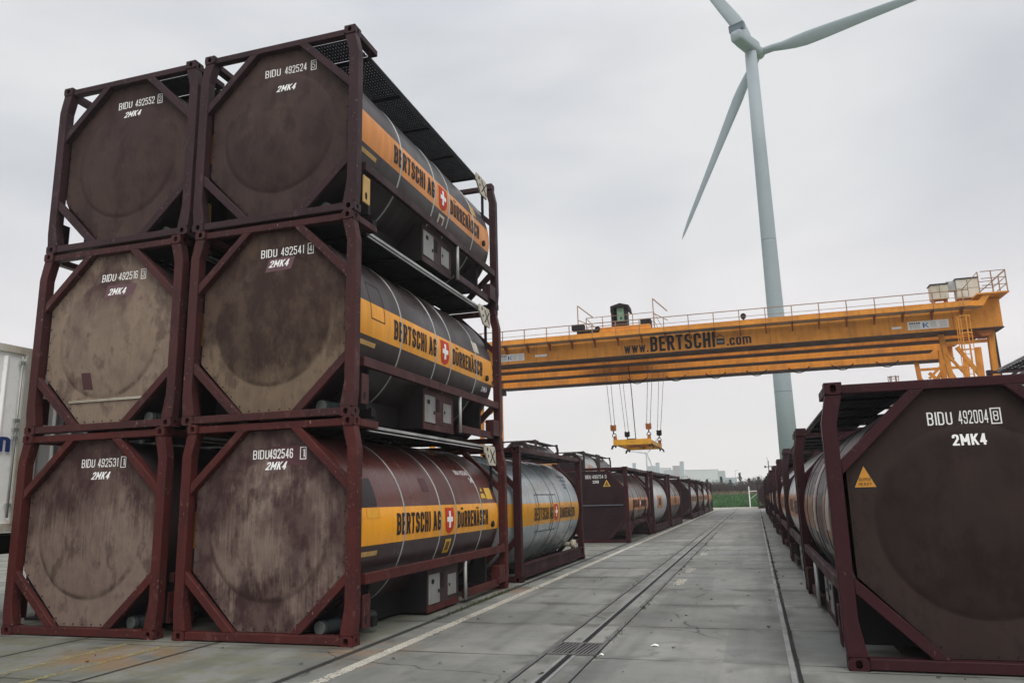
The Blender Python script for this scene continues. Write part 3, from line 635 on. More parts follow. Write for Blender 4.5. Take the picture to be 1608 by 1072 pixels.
T_RIGHT = tank_mat('tank_patched_brown', c3(.05, .042, .05), c3(.10, .085, .09), c3(.26, .12, .055), 1.1, 1.58, pale=c3(.42, .38, .36))
PN = {
 'A0': panel_mat('end_panel_streaked_tan', c3(.050, .027, .027), c3(.225, .170, .142), .56, -.40, .02, 1.1, .75, 1, .24, .6),
 'A1': panel_mat('end_panel_bare_tan', c3(.062, .036, .034), c3(.255, .195, .150), .72, -.42, .20, 1.35, .25, 2, .30, .3),
 'A2': panel_mat('end_panel_dull_brown', c3(.043, .0265, .0255), c3(.086, .058, .050), .42, -.10, .0, .8, .15, 3, .25, .25),
 'B0': panel_mat('end_panel_blotched', c3(.055, .031, .031), c3(.250, .190, .158), .42, -.10, -.12, 1.6, .6, 4, .24, .5),
 'B1': panel_mat('end_panel_brown_top', c3(.047, .028, .0245), c3(.190, .140, .098), .13, -.52, .24, .9, .35, 5, .28, .35),
 'B2': panel_mat('end_panel_olive_brown', c3(.043, .0275, .0265), c3(.088, .061, .053), .40, .08, .05, .8, .15, 6, .25, .25),
 'D': panel_mat('end_panel_near_black', c3(.024, .015, .014), c3(.043, .030, .026), .42, -.05, .20, .8, .1, 7, .25, .15)}
PLAIN = panel_mat('end_panel_dark_plain', c3(.022, .0125, .015), c3(.034, .020, .022), .4, 0, 0, .8, .4, 8)
Y0 = 8.31
W = LETW
def T(s, x, z, w, h=.115, b=.004, sl=0, m=None): return (s, x, z, w, h, b, sl, m or LETW)
stack = [
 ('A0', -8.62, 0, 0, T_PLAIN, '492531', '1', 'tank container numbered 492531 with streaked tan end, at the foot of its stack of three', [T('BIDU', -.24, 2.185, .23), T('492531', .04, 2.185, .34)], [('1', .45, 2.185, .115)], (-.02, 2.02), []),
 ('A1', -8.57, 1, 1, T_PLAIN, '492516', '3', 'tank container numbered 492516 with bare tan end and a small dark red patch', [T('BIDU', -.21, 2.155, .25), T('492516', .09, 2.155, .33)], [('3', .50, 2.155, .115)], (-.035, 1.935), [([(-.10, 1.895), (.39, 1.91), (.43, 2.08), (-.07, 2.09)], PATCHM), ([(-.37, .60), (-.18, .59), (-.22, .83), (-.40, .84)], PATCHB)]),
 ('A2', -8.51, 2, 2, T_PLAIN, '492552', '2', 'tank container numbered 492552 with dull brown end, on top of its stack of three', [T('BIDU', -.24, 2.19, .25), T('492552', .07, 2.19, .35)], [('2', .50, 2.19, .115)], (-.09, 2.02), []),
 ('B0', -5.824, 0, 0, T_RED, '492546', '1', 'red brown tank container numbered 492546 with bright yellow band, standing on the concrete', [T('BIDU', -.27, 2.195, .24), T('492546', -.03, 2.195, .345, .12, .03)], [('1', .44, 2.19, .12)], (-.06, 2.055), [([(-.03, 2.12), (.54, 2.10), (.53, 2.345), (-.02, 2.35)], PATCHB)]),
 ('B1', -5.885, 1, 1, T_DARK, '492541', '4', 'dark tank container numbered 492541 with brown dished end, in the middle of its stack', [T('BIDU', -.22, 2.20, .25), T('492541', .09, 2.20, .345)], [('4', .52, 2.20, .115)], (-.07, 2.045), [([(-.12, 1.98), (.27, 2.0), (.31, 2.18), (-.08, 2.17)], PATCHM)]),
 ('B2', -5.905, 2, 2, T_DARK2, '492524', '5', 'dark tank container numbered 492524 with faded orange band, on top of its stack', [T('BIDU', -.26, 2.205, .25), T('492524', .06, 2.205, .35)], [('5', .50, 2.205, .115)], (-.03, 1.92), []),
]
def retro(c, tank):
    m = MB(); m.box(-.60, .70, .095, .1165, .425, .445); m.box(-.60, .70, .088, .1165, .445, .452)
    m.build('drip_strip', CREAM, c)
MARK = {'B0': 'red', 'B1': 'mid', 'B2': 'top'}
for key, x, lv, fr, tk, num, chk, lab, tx, ck, code, pats in stack:
    ex = []
    if key in MARK: ex.append(side_marks(MARK[key]))
    if key == 'A1': ex.append(retro)
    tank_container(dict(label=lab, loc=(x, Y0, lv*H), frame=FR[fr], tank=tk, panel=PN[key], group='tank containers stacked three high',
        texts=tx+[T('2MK4', code[0], code[1], .29, .10, .045, .22)], check=ck, patches=pats, bolts=True, rings=GALV if key[0] == 'B' else None,
        extra=ex, plate=LTYEL if key == 'B2' else FR[fr], edge=GALV if lv < 2 else GRATE))
# the silver tank in a square frame behind the right stack
def silver_marks(c, tank):
    Rr = TR
    tank_text('BERTSCHI AG', 1.13, 2.74, 1.15, .27, LETK, tank, .035, 1); shield(tank, 2.88, 3.19, 1.10, 1.48, 1)
    tank_text('DÜRRENÄSCH', 3.45, 4.97, 1.145, .245, LETK, tank, .035, 1)
    m = MB(); t = .016
    for a, b in ((1.30, 2.55), (2.58, 3.18)):
        for q in ((a, b, .90, .90+t), (a, b, 1.71-t, 1.71), (a, a+t, .90, 1.71), (b-t, b, .90, 1.71)): tank_patch(m, *q, 1, .006)
    m.build('hatch_seam', DARKST, tank)
    m = MB(); tank_patch(m, 2.98, 3.14, .58, .80, 1, .004); m.build('stencil_plate', OFFW, tank)
    for i, (w, z) in enumerate(((.75, 2.12), (.62, 2.02), (.40, 1.92), (.30, 1.84))):
        m = MB(); tank_patch(m, 4.35, 4.35+w, z, z+.055, 1, .004); m.build('stencil_plate', TURBU, tank)
    m = MB(); m.tube([(1.0, 5.35, .42), (1.12, 5.35, .42)], .11, 14); m.tube([(.75, 5.35, .42), (1.0, 5.35, .42)], .06, 12); m.build('outlet_valve', CREAM, c)
SEAM = worn('tank_seam_dark', c3(.10, .12, .13), c3(.07, .08, .085), None, .5)
tank_container(dict(label='silver grey tank container in a square frame, just past the three-high stacks', loc=(-5.77, 15.0, 0), style='straight', frame=FR[3], tank=T_SILVER, rings=SEAM, group='tank containers along the painted white line', panel=None, near_round=True, walkside=1, edge=GRATE, board=False, extra=[silver_marks]))
# the row beyond it, left of the lane
def far_brand(side=1):
    def fn(c, tank): brand(tank, side, TR, 1.2, .28)
    return fn
def square_mark(c, tank):
    m = MB(); tank_patch(m, 2.2, 2.9, 1.18, 1.50, 1, .004); m.build('faded_sign', PATCHB, tank)
def plate754(c, tank):
    m = MB(); yp = .012
    m.prism([(-1.09, .75), (-1.09, 2.54), (.55, 2.54), (1.09, 1.92), (1.09, .80), (.50, .12), (-.55, .12)], yp+.02, yp+.10); p = m.build('end_panel', PLAIN, c)
    m = MB(); m.box(-1.05, 1.05, yp-.02, yp+.02, 1.30, 1.335); m.build('cross_ledge', GALV2, c)
    for i in range(9): pass
    face_text('BIDU 499754-3', -.30, 2.27, .78, .13, yp+.018, LETW, p, .01, 0, 'serial_lettering')
    face_text('22K8', -.03, 2.10, .22, .10, yp+.018, LETW, p, .03, 0, 'code_lettering')
    m = MB(); m.add([(.34, yp+.018, 1.975), (.62, yp+.018, 1.975), (.48, yp+.018, 2.225)], [(0, 1, 2)]); q = m.build('warning_triangle', STICKY, p)
    m = MB(); m.add([(.395, yp+.016, 2.0), (.565, yp+.016, 2.0), (.48, yp+.016, 2.155)], [(0, 1, 2)]); m.build('triangle_field', LETK, q)
    face_text('SUPER', .43, 2.055, .10, .03, yp+.014, STICKY, q, .02, 0, 'warning_lettering'); face_text('HEAVY', .42, 2.012, .12, .03, yp+.014, STICKY, q, .02, 0, 'warning_lettering')
GALV2 = worn('dull_grey_ledge', c3(.12, .13, .15), c3(.08, .08, .09), None, .5)
grp = 'tank containers along the painted white line'
row = [
 (-5.62, 27.9, 'straight', FR[3], T_BROWN, None, True, [plate754, far_brand()], 'dark tank container with a closed plated end, standing beyond the silver one', 1),
 (-5.52, 34.25, 'straight', FR[3], T_GREY, None, False, [square_mark], 'pale grey tank container with a small square sign, next behind the plated one', 1),
 (-5.46, 40.75, 'straight', FR[3], T_BROWN, None, False, [square_mark], 'brown tank container with orange sign, in front of the gap in the row', 1),
 (-5.42, 53.6, 'straight', FR[3], T_GREYB, PLAIN, False, [far_brand()], 'cream grey tank container, first one behind the gap in the white line row', 2),
 (-5.42, 60.6, 'straight', FR[3], T_BROWN, None, False, [far_brand()], 'brown tank container between two pale ones behind the gap in the row', 2),
 (-5.42, 67.2, 'straight', FR[3], T_GREYB, None, False, [far_brand()], 'pale tank container, last but one in the white line row', 2),
 (-5.42, 74.0, 'straight', FR[3], T_BROWN, None, False, [], 'brown tank container, last in the white line row before the path', 2)]
for x, y, st, fr, tk, pn, tr, ex, lab, lod in row:
    tank_container(dict(label=lab, loc=(x, y, 0), style=st, frame=fr, tank=tk, panel=pn, truss=tr, near_round=pn is None, lod=lod, group=grp, extra=ex, dish=False, edge=GRATE, rings=DARKST if tk is T_BROWN and lod == 1 else None))
# two-high stacks further left
def upper_marks(c, tank):
    p = [o for o in c.children if o.name.startswith('end_panel')][0]
    face_text('BIDU 493083', -.32, 2.20, .62, .11, .116, LETW, p, .01, 0, 'serial_lettering')
    m = MB(); m.box(-.15, .15, .020, .024, 2.06, 2.13); m.build('code_plate', LETW, p)
for i, (y, tk, a, b) in enumerate(((48.0, T_DARK, 'dark tank container stacked second high, peering over the silver tank', 'dark tank container carrying the nearest of the upper ones behind the silver tank'),
                        (62.7, T_GREY, 'grey tank container with orange panel, second high in the middle of the far stacks', 'tank container carrying the grey upper one behind the row'),
                        (69.2, T_DARK2, 'dark tank container with orange band, second high at the far end of the far stacks', 'tank container carrying the farthest upper one behind the row'))):
    for z, lab in ((H, a), (0, b)):
        tank_container(dict(label=lab, loc=(-14.56, y, z), style='bowed', frame=FR[2], tank=tk if z else T_DARK, panel=PLAIN, lod=2, group='tank containers stacked two high behind the white line row', extra=[upper_marks] if z and i < 2 else [], edge=GRATE))
# ------------------------------------------------------------------ right-hand row
def heavy(c, tank):
    p = [o for o in c.children if o.name.startswith('end_panel')][0]
    tri = [(-1.05, 1.64), (-.81, 1.64), (-.93, 1.885)]
    flat_patch(p, tri, LETK, 'warning_triangle'); q = [o for o in p.children if o.name.startswith('warning_triangle')][0]
    flat_patch(q, [(-1.026, 1.654), (-.834, 1.654), (-.93, 1.855)], TRIY, 'triangle_field', .003)
    drape(face_text('SUPER', -.982, 1.712, .104, .030, 0, LETK, q, .01, 0, 'warning_lettering'), .005); drape(face_text('HEAVY', -.988, 1.668, .116, .030, 0, LETK, q, .01, 0, 'warning_lettering'), .005)
def left_patches(cols):
    def fn(c, tank):
        for a, b, z0, z1, mt in cols:
            m = MB(); tank_patch(m, a, b, z0, z1, -1, .004); m.build('repair_patch', mt, tank)
    return fn
PALEP = worn('pale_faded_patch', c3(.42, .38, .36), c3(.25, .21, .2), None, .5, bump=0)
MAUVE2 = worn('grey_mauve_patch', c3(.10, .085, .095), c3(.07, .06, .066), None, .5, bump=0)
xr = 1.945
tank_container(dict(label='dark tank container numbered 492004 with an amber warning triangle on its end', loc=(xr, 8.07, 0), frame=FR[3], tank=T_RIGHT, panel=PN['D'], board=False, group='tank containers along the gutter', walkside=-1, bolts=True, rings=DARKST, edge=DARKST,
    texts=[T('BIDU', -.322, 2.215, .215, .125), T('492004', -.055, 2.217, .25, .125), T('2MK4', -.137, 2.015, .285, .105, .05)], check=[('8', .238, 2.222, .115)], extra=[heavy, left_patches([(1.0, 1.5, 1.2, 1.95, PALEP), (1.9, 2.6, 1.0, 1.9, MAUVE2), (3.0, 3.5, 1.1, 2.0, PALEP), (3.9, 4.3, 1.55, 1.9, MAUVE2), (.3, .9, 1.62, 2.0, MAUVE2)])]))
def steps(c, tank):
    m = MB()
    for i in range(4): m.box(-1.24, -.9, .35, 1.1, .10+.16*i, .20+.16*i)
    m.box(-1.22, -.92, .37, 1.08, .08, .66); m.build('step_box', GALV, c)
rr = [(14.35, 'bowed', FR[2], T_GREYB, 'grey tank container with orange band and silver step box, next behind the triangle one', [steps, far_brand(-1)], 1),
      (20.7, 'bowed', FR[3], T_GREYB, 'grey tank container in maroon frame, third along the gutter', [far_brand(-1), steps], 1),
      (27.0, 'bowed', FR[2], T_BROWN, 'brown tank container, fourth along the gutter from the triangle one', [far_brand(-1)], 1),
      (33.4, 'bowed', FR[3], T_GREY, 'pale tank container in bowed maroon frame, fifth along the gutter', [], 2),
      (39.8, 'straight', FR[3], T_SILVER, 'silver tank container in a square frame, sixth along the gutter', [], 2),
      (46.3, 'bowed', FR[2], T_BROWN, 'brown tank container in a bowed frame, seventh along the gutter', [], 2),
      (52.8, 'straight', FR[3], T_GREYB, 'grey tank container in a square frame, eighth along the gutter', [], 2),
      (59.3, 'bowed', FR[3], T_DARK, 'dark tank container in a bowed frame, ninth along the gutter', [], 2),
      (66.0, 'straight', FR[3], T_GREY, 'pale tank container, tenth along the gutter, last before the open stretch', [], 2),
      (86.0, 'straight', FR[2], T_DARK, 'dark tank container standing apart by the gate and the grass', [], 2)]
for y, st, fr, tk, lab, ex, lod in rr:
    tank_container(dict(label=lab, loc=(xr-(.03 if y > 30 else 0) + (-.55 if y > 80 else 0), y, 0), style=st, frame=fr, tank=tk, panel=PLAIN, lod=lod, group='tank containers along the gutter', extra=ex, dish=False, walkside=-1, edge=GRATE, rings=None))
for z, lab in ((H, 'grey tank container stacked second high, its walkway edge against the crane leg'), (0, 'dark tank container carrying the second high one by the crane leg')):
    tank_container(dict(label=lab, loc=(8.72, 22.3, z), style='bowed', frame=FR[2], tank=T_SILVER if z else T_DARK, panel=None, near_round=True, lod=1, walkside=-1, edge=GALV))
#@@REST
# ------------------------------------------------------------------ ground
def yard_mat():
    t = NT('concrete_plates'); x, y, z = t.xyz(); P = 1.985
    n1 = t.noise(.35, detail=6, rnd=False); n2 = t.noise(2.2, detail=6, rough=.65, rnd=False); n3 = t.noise(60, detail=4, rough=.7, rnd=False)
    ty = t.noise(1.0, (2.2, .12, 1), detail=5, rnd=False)
    left = t.ramp(x, -4.0, -5.2)
    ix = t.m_('FLOOR', t.m_('DIVIDE', t.m_('ADD', x, 4.42), P)); iy = t.m_('FLOOR', t.m_('DIVIDE', t.m_('SUBTRACT', y, 8.24), P))
    wn = t.n('ShaderNodeTexWhiteNoise', noise_dimensions='2D'); cb = t.n('ShaderNodeCombineXYZ'); t.l(ix, cb.inputs[0]); t.l(iy, cb.inputs[1]); t.l(cb.outputs[0], wn.inputs['Vector'])
    c = t.mix(wn.outputs[0], c3(.210, .221, .207), c3(.290, .293, .272))
    c = t.mix(t.m_('MULTIPLY', t.ramp(n1, .40, .60), .7), c, c3(.138, .144, .130))
    c = t.mix(t.m_('MULTIPLY', t.ramp(ty, .46, .70), .6), c, c3(.105, .110, .102))
    c = t.mix(t.m_('MULTIPLY', t.ramp(n2, .5, .75), .45), c, c3(.27, .252, .215))
    c = t.mix(t.m_('MULTIPLY', t.ramp(n2, .46, .30), .5), c, c3(.105, .110, .099))
    c = t.mix(t.m_('MULTIPLY', t.m_('MULTIPLY', left, t.ramp(n2, .38, .62)), .65), c, c3(.135, .135, .070))
    c = t.mix(t.m_('MULTIPLY', t.ramp(t.noise(3.1, (1, .5, 1), detail=6, rnd=False), .60, .72), .6), c, c3(.075, .075, .07))
    c = t.mix(t.m_('MULTIPLY', t.ramp(n3, .3, .75), .30), c, c3(.12, .12, .11))
    def spot(a, b, r, sx=1.0):
        dx = t.m_('MULTIPLY', t.m_('SUBTRACT', x, a), sx); dy = t.m_('SUBTRACT', y, b)
        d = t.m_('SQRT', t.m_('ADD', t.m_('MULTIPLY', dx, dx), t.m_('MULTIPLY', dy, dy)))
        return t.m_('MULTIPLY', t.ramp(d, 0, r, 1, 0), t.ramp(n2, .36, .56))
    for a, b, r, sx in ((-4.45, 8.25, .75, .8), (-4.15, 7.5, .4, 1), (-7.0, 7.55, .8, .6), (-4.3, 13.9, .8, 1), (-6.9, 7.05, .6, .5), (.5, 6.9, .7, 1)):
        c = t.mix(t.m_('MULTIPLY', spot(a, b, r, sx), .6), c, c3(.27, .14, .055))
    dj = t.m_('MINIMUM', t.m_('PINGPONG', t.m_('SUBTRACT', y, 8.24), P/2), t.m_('MINIMUM', t.m_('ABSOLUTE', t.m_('SUBTRACT', x, .22)), t.m_('MINIMUM', t.m_('ABSOLUTE', t.m_('ADD', x, 4.42)), t.m_('MINIMUM', t.m_('ABSOLUTE', t.m_('ADD', x, 2.33)), t.m_('ABSOLUTE', t.m_('ADD', x, 1.75))))))
    nd = t.noise(1.1, (1, 1, 1), detail=5, rnd=False, dist=.6)
    c = t.mix(t.m_('MULTIPLY', t.m_('MULTIPLY', t.ramp(dj, .0, .30, 1, 0), t.ramp(nd, .40, .62)), .65), c, c3(.070, .070, .062))
    c = t.mix(t.m_('MULTIPLY', t.ramp(nd, .56, .70), .45), c, c3(.112, .118, .109))
    c = t.mix(t.m_('MULTIPLY', t.ramp(nd, .44, .30), .35), c, c3(.275, .265, .235))
    wear = t.m_('MULTIPLY', t.ramp(t.m_('ABSOLUTE', t.m_('ADD', t.m_('ABSOLUTE', t.m_('ADD', x, .75)), -.72)), .05, .40, 1, 0), t.ramp(ty, .35, .6))
    c = t.mix(t.m_('MULTIPLY', wear, .35), c, c3(.115, .119, .112))
    vo = t.n('ShaderNodeTexVoronoi', feature='DISTANCE_TO_EDGE'); vo.inputs['Scale'].default_value = .42
    dv = t.n('ShaderNodeMix', data_type='VECTOR'); nz_ = t.n('ShaderNodeTexNoise'); nz_.inputs['Scale'].default_value = 2.2; nz_.inputs['Detail'].default_value = 5
    t.l(t._c, nz_.inputs['Vector']); dv.inputs[0].default_value = .22; t.l(t._c, dv.inputs[4]); t.l(nz_.outputs['Color'], dv.inputs[5]); t.l(dv.outputs[1], vo.inputs['Vector'])
    crack = t.m_('MULTIPLY', t.ramp(vo.outputs['Distance'], .0018, .0045, 1, 0), t.ramp(n1, .50, .58))
    c = t.mix(t.m_('MULTIPLY', crack, .75), c, c3(.035, .035, .033))
    oil = t.noise(1.9, (1, .7, 1), detail=3, rnd=False); c = t.mix(t.m_('MULTIPLY', t.ramp(oil, .68, .74), .55), c, c3(.05, .05, .048))
    # plate joints
    jn = t.ramp(t.noise(.7, detail=4, rnd=False), .36, .62, .18, 1)
    def line(co, off, w, per=P): return t.ramp(t.m_('PINGPONG', t.m_('SUBTRACT', co, off), per/2), w*.6, w, 1, 0)
    jy = line(y, 8.24, .026)
    jxl = t.m_('MULTIPLY', line(x, -4.42, .040), t.m_('LESS_THAN', x, -4.3))
    jxr = t.m_('MULTIPLY', line(x, .22, .020), t.m_('GREATER_THAN', x, .1))
    wide = t.ramp(t.m_('ABSOLUTE', t.m_('SUBTRACT', x, -4.42)), .035, .06, 1, 0)
    slotzone = t.m_('MULTIPLY', t.m_('GREATER_THAN', x, -2.32), t.m_('LESS_THAN', x, -1.75))
    jy = t.m_('MULTIPLY', jy, t.m_('SUBTRACT', 1.0, slotzone))
    seam = t.ramp(t.m_('ABSOLUTE', t.m_('SUBTRACT', y, 8.02)), .012, .022, 1, 0)
    seam = t.m_('MULTIPLY', seam, t.m_('MAXIMUM', t.m_('GREATER_THAN', x, .2), t.m_('LESS_THAN', x, -4.4)))
    j = t.m_('MAXIMUM', jxl, t.m_('MULTIPLY', t.m_('MAXIMUM', jxr, t.m_('MAXIMUM', jy, seam)), jn))
    j = t.m_('MAXIMUM', j, t.m_('MULTIPLY', wide, .92))
    c = t.mix(t.m_('MULTIPLY', j, .9), c, c3(.022, .022, .022))
    pale = t.ramp(y, 78, 88)
    c = t.mix(t.m_('MULTIPLY', pale, .5), c, c3(.36, .34, .30))
    t.bump(t.m_('SUBTRACT', t.m_('MULTIPLY', n3, .25), j), .35, .01)
    return t.fin(c, t.ramp(n2, .3, .7, .5, .8), 0, .22)
def grass_mat(name, a, b):
    t = NT(name); n = t.noise(.5, detail=6, rnd=False); n2 = t.noise(4, detail=4, rnd=False)
    c = t.mix(t.ramp(n, .35, .65), a, b); c = t.mix(t.m_('MULTIPLY', t.ramp(n2, .4, .7), .4), c, tuple(v*.55 for v in a[:3])+(1,))
    return t.fin(c, .9, 0, .1)
GRASS = grass_mat('meadow_green', c3(.040, .120, .042), c3(.075, .165, .060))
m = MB(); m.add([(-2500, -2500, -.02), (2500, -2500, -.02), (2500, 2500, -.02), (-2500, 2500, -.02)], [(0, 1, 2, 3)])
tag(m.build('ground', GRASS), kind='structure')
m = MB(); m.add([(-70, -15, 0), (70, -15, 0), (70, 96, 0), (-70, 96, 0)], [(0, 1, 2, 3)])
tag(m.build('yard_paving', yard_mat()), kind='structure')
PATHM = worn('pale_gravel_path', c3(.40, .375, .33), c3(.30, .28, .24), None, .85, streak=False, sc=.5)
m = MB(); m.add([(-70, 88.5, .004), (70, 88.5, .004), (70, 95.6, .004), (-70, 95.6, .004)], [(0, 1, 2, 3)]); tag(m.build('path', PATHM), kind='structure')
rnd = random.Random(3)
def worn_strip(m, x0, x1, y0, y1, keep, z=.004, cell=.11, cols=4):
    y = y0; k = 0; dead = 0
    while y < y1:
        cl = cell*(1+y*.03); w = (x1-x0)/cols
        dens = keep*(.95+.22*math.sin(y*1.7)+.12*math.sin(y*5.1+1))
        for i in range(cols):
            e = .72 if i in (0, cols-1) else 1
            if rnd.random() < dens*e:
                j = lambda: rnd.uniform(-.006, .006)
                m.add([(x0+i*w+j(), y+j(), z), (x0+(i+1)*w+j(), y+j(), z), (x0+(i+1)*w+j(), y+cl+j(), z), (x0+i*w+j(), y+cl+j(), z)], [(0, 1, 2, 3)])
        y += cl
LINEW = worn('worn_line_white', c3(.58, .55, .47), c3(.40, .38, .33), None, .7, 0, .8, streak=False, bump=0)
LINEY = worn('worn_line_yellow', c3(.38, .33, .15), c3(.26, .24, .15), None, .75, 0, .7, streak=False, bump=0)
m = MB(); worn_strip(m, -4.10, -3.96, 4, 88, 1.12, cell=.022, cols=9); tag(m.build('lane_marking', LINEW), kind='structure')
m = MB()
for x in (-7.55, -6.95): worn_strip(m, x, x+.10, 5.2, 8.0, .62, cell=.021, cols=7)
tag(m.build('bay_marking', LINEY), kind='structure')
m = MB()
for y in (14.9, 17.2, 22.0): worn_strip(m, -1.60, -1.42, y, y+1.0, .55, cell=.03, cols=8)
tag(m.build('lane_dashes', LINEW), kind='structure')
# cable slot with steel edges, down the middle of the lane
SLOTST = worn('rail_steel_dark', c3(.15, .152, .15), c3(.10, .095, .088), c3(.16, .09, .06), .5, .3, .7)
SLOTLT = worn('rail_steel_pale', c3(.26, .265, .26), c3(.15, .145, .14), None, .5, .2, .7)
m = MB()
for x, w in ((-2.33, .05), (-1.80, .055)): m.box(x, x+w, 3, 88, -.01, .006)
tag(m.build('slot_edge_steel', SLOTST), kind='structure')
m = MB()
m.box(-2.075, -2.04, 3, 8.3, -.01, .007); m.box(-1.975, -1.94, 3, 8.3, -.01, .007); m.box(-2.06, -2.035, 9.0, 88, -.01, .007)
tag(m.build('slot_lip_steel', SLOTLT), kind='structure')
m = MB()
for a, b in ((3, 8.33), (8.97, 88)): m.box(-2.035, -1.98, a, b, -.01, .005)
for x in (-2.276, -1.742): m.box(x, x+.010, 3, 34, -.01, .005)
tag(m.build('slot_gap', RUBBER), kind='structure')
dr = thing('drain_grate', 'rusty slotted drain grate set across the cable slot in the lane', 'drain', (-2.0, 8.65, 0))
m = MB(); m.box(-.235, .235, -.31, .31, -.01, .005); m.build('sump', RUBBER, dr)
m = MB(); m.box(-.26, .26, -.33, -.30, 0, .016); m.box(-.26, .26, .30, .33, 0, .016); m.box(-.26, -.235, -.30, .30, 0, .016); m.box(.235, .26, -.30, .30, 0, .016); m.box(-.012, .012, -.30, .30, 0, .016); m.build('frame', SLOTST, dr)
m = MB()
for i in range(5):
    for q in (-1, 1):
        a = q*(.045+i*.042); m.beam((a-.022, -.29, .009), (a+.022, .29, .009), .017, .010)
m.build('grid_bars', SLOTST, dr)
m = MB(); m.box(.165, .215, 3, 88, -.01, .008); tag(m.build('gutter_edge_steel', SLOTLT), kind='structure')
m = MB(); m.box(.225, .262, 3, 88, -.01, .005); tag(m.build('gutter_gap', RUBBER), kind='structure')
WEED = grass_mat('weed_green', c3(.045, .075, .025), c3(.08, .10, .035))
def blades(m, n, xf, yf, hf, w, rn):
    for _ in range(n):
        x, y = xf(), yf(); h = hf(); a = rn.uniform(0, 6.28); l = h*rn.uniform(.1, .7); dx, dy = math.cos(a), math.sin(a)
        ww = w*rn.uniform(.6, 1.3)
        g_ = bank(y) if y > 90 else 0; m.add([(x-dy*ww, y+dx*ww, g_-.005), (x+dy*ww, y-dx*ww, g_-.005), (x+dx*l, y+dy*l, g_+h)], [(0, 1, 2)])
rn = random.Random(5)
m = MB()
for k in range(120):
    cy = rn.uniform(4, 60); cx = .245
    if rn.random() < .2: cx = -1.72
    blades(m, rn.randint(5, 22), lambda: cx+rn.gauss(0, .022), lambda: cy+rn.gauss(0, .12), lambda: rn.uniform(.012, .05), .006, rn)
for k in range(60):
    cy = rn.choice([11.4, 12.4, 12.8, 13.2])+rn.gauss(0, .5); blades(m, 10, lambda: -4.42+rn.gauss(0, .03), lambda: cy+rn.gauss(0, .08), lambda: rn.uniform(.01, .05), .006, rn)
tag(m.build('weeds', WEED), 'small green weeds growing in the gutter and plate joints', 'weeds', kind='stuff')
LEAF = worn('dead_leaf', c3(.035, .028, .02), c3(.06, .04, .025), None, .8)
m = MB()
for k in range(170):
    y = 5+abs(rn.gauss(0, 13)); x = rn.uniform(-8, 3.5); s = rn.uniform(.006, .024); a = rn.uniform(0, 6.28)
    pts = [(x+s*rn.uniform(.6, 1.2)*math.cos(a+q*1.257)*1.5, y+s*rn.uniform(.6, 1.2)*math.sin(a+q*1.257), .004+rn.uniform(0, .02)) for q in range(5)]
    m.add(pts, [(0, 1, 2, 3, 4)])
tag(m.build('fallen_leaves', LEAF), 'dark dead leaves and crumbs of dirt scattered over the concrete', 'leaf litter', kind='stuff')
for x, y, lab in ((-1.20, 8.95, 'white scrap of paper lying on the lane right of the drain'), (-1.68, 8.35, 'tiny white scrap beside the drain grate corner')):
    m = MB(); s = .045 if x > -1.5 else .025
    m.add([(x-s, y-s*.5, .006), (x, y-s*.7, .02), (x+s, y-s*.3, .007), (x+s*.9, y+s*.5, .016), (x, y+s*.3, .03), (x-s, y+s*.5, .008)], [(0, 1, 4, 5), (1, 2, 3, 4)]); tag(m.build('paper_scrap', WHITEP), lab, 'litter')

# ------------------------------------------------------------------ white box on a trailer, left
wb = thing('white_container', 'white ribbed box container with rusty top edge and a blue letter', 'container', (-10.2, 7.36, 1.335))
RUSTW = worn('rust_streaked_white', c3(.60, .60, .56), c3(.42, .33, .22), c3(.20, .09, .04), .5, 0, .9, .60)
m = MB(); m.box(-2.44, -.03, -5.9, 6.2, .12, 2.56)
for i in range(40):
    y = -5.75+i*.30; m.prism([(-.03, y), (.0, y+.03), (.0, y+.05), (-.03, y+.08)], .16, 2.50, axis='z')
m.build('body', TRAILW, wb)
for a, b in ((2.56, 2.665), (0, .12)): m = MB(); m.box(-.10, .012, -5.95, 6.25, a, b); m.build('side_rail', RUSTW, wb)
for a in (1.17, 6.1): m = MB(); m.box(-.12, .018, a, a+.14, .12, 2.56); m.build('corner_post', RUSTW, wb)
m = MB(); m.tube([(.03, 1.10, .2), (.03, 1.10, 2.52)], .017, 8); [m.box(.0, .045, 1.06, 1.14, z, z+.05) for z in (.35, 1.3, 1.42, 1.55, 2.4)]; m.build('locking_bar', GALV, wb)
uv, f = text_flat('m', .30, .30, .05); mm = MB(); mm.add([(.004+lv*DLV, .76+u, 1.10+v) for u, v, lv in uv], f); mm.build('blue_lettering', LETB, wb)
ch = thing('trailer_chassis', 'dark trailer chassis under the white box container', 'trailer', (-11.4, 7.36, 0))
m = MB(); m.box(-.55, -.40, -5.9, 6.2, 1.0, 1.275); m.box(.40, .55, -5.9, 6.2, 1.0, 1.275); [m.box(-1.15, 1.15, y, y+.12, 1.1, 1.27) for y in (-5, -2, 1, 4)]; m.build('frame', DARKST, ch)
for y in (-4.2, -2.9, 4.6):
    for s in (-1, 1):
        m = MB(); m.tube([(s*1.15, y, .5), (s*.80, y, .5)], .5, 24); w = m.build('wheel', RUBBER, ch)
        m = MB(); m.tube([(s*1.155, y, .5), (s*1.10, y, .5)], .26, 20); m.build('rim', GALV, w)
for s in (-1, 1):
    m = MB(); m.box(s*.75-.06, s*.75+.06, 2.2, 2.32, .03, 1.0); m.box(s*.75-.15, s*.75+.15, 2.1, 2.42, 0, .04); m.build('support_leg', DARKST, ch)

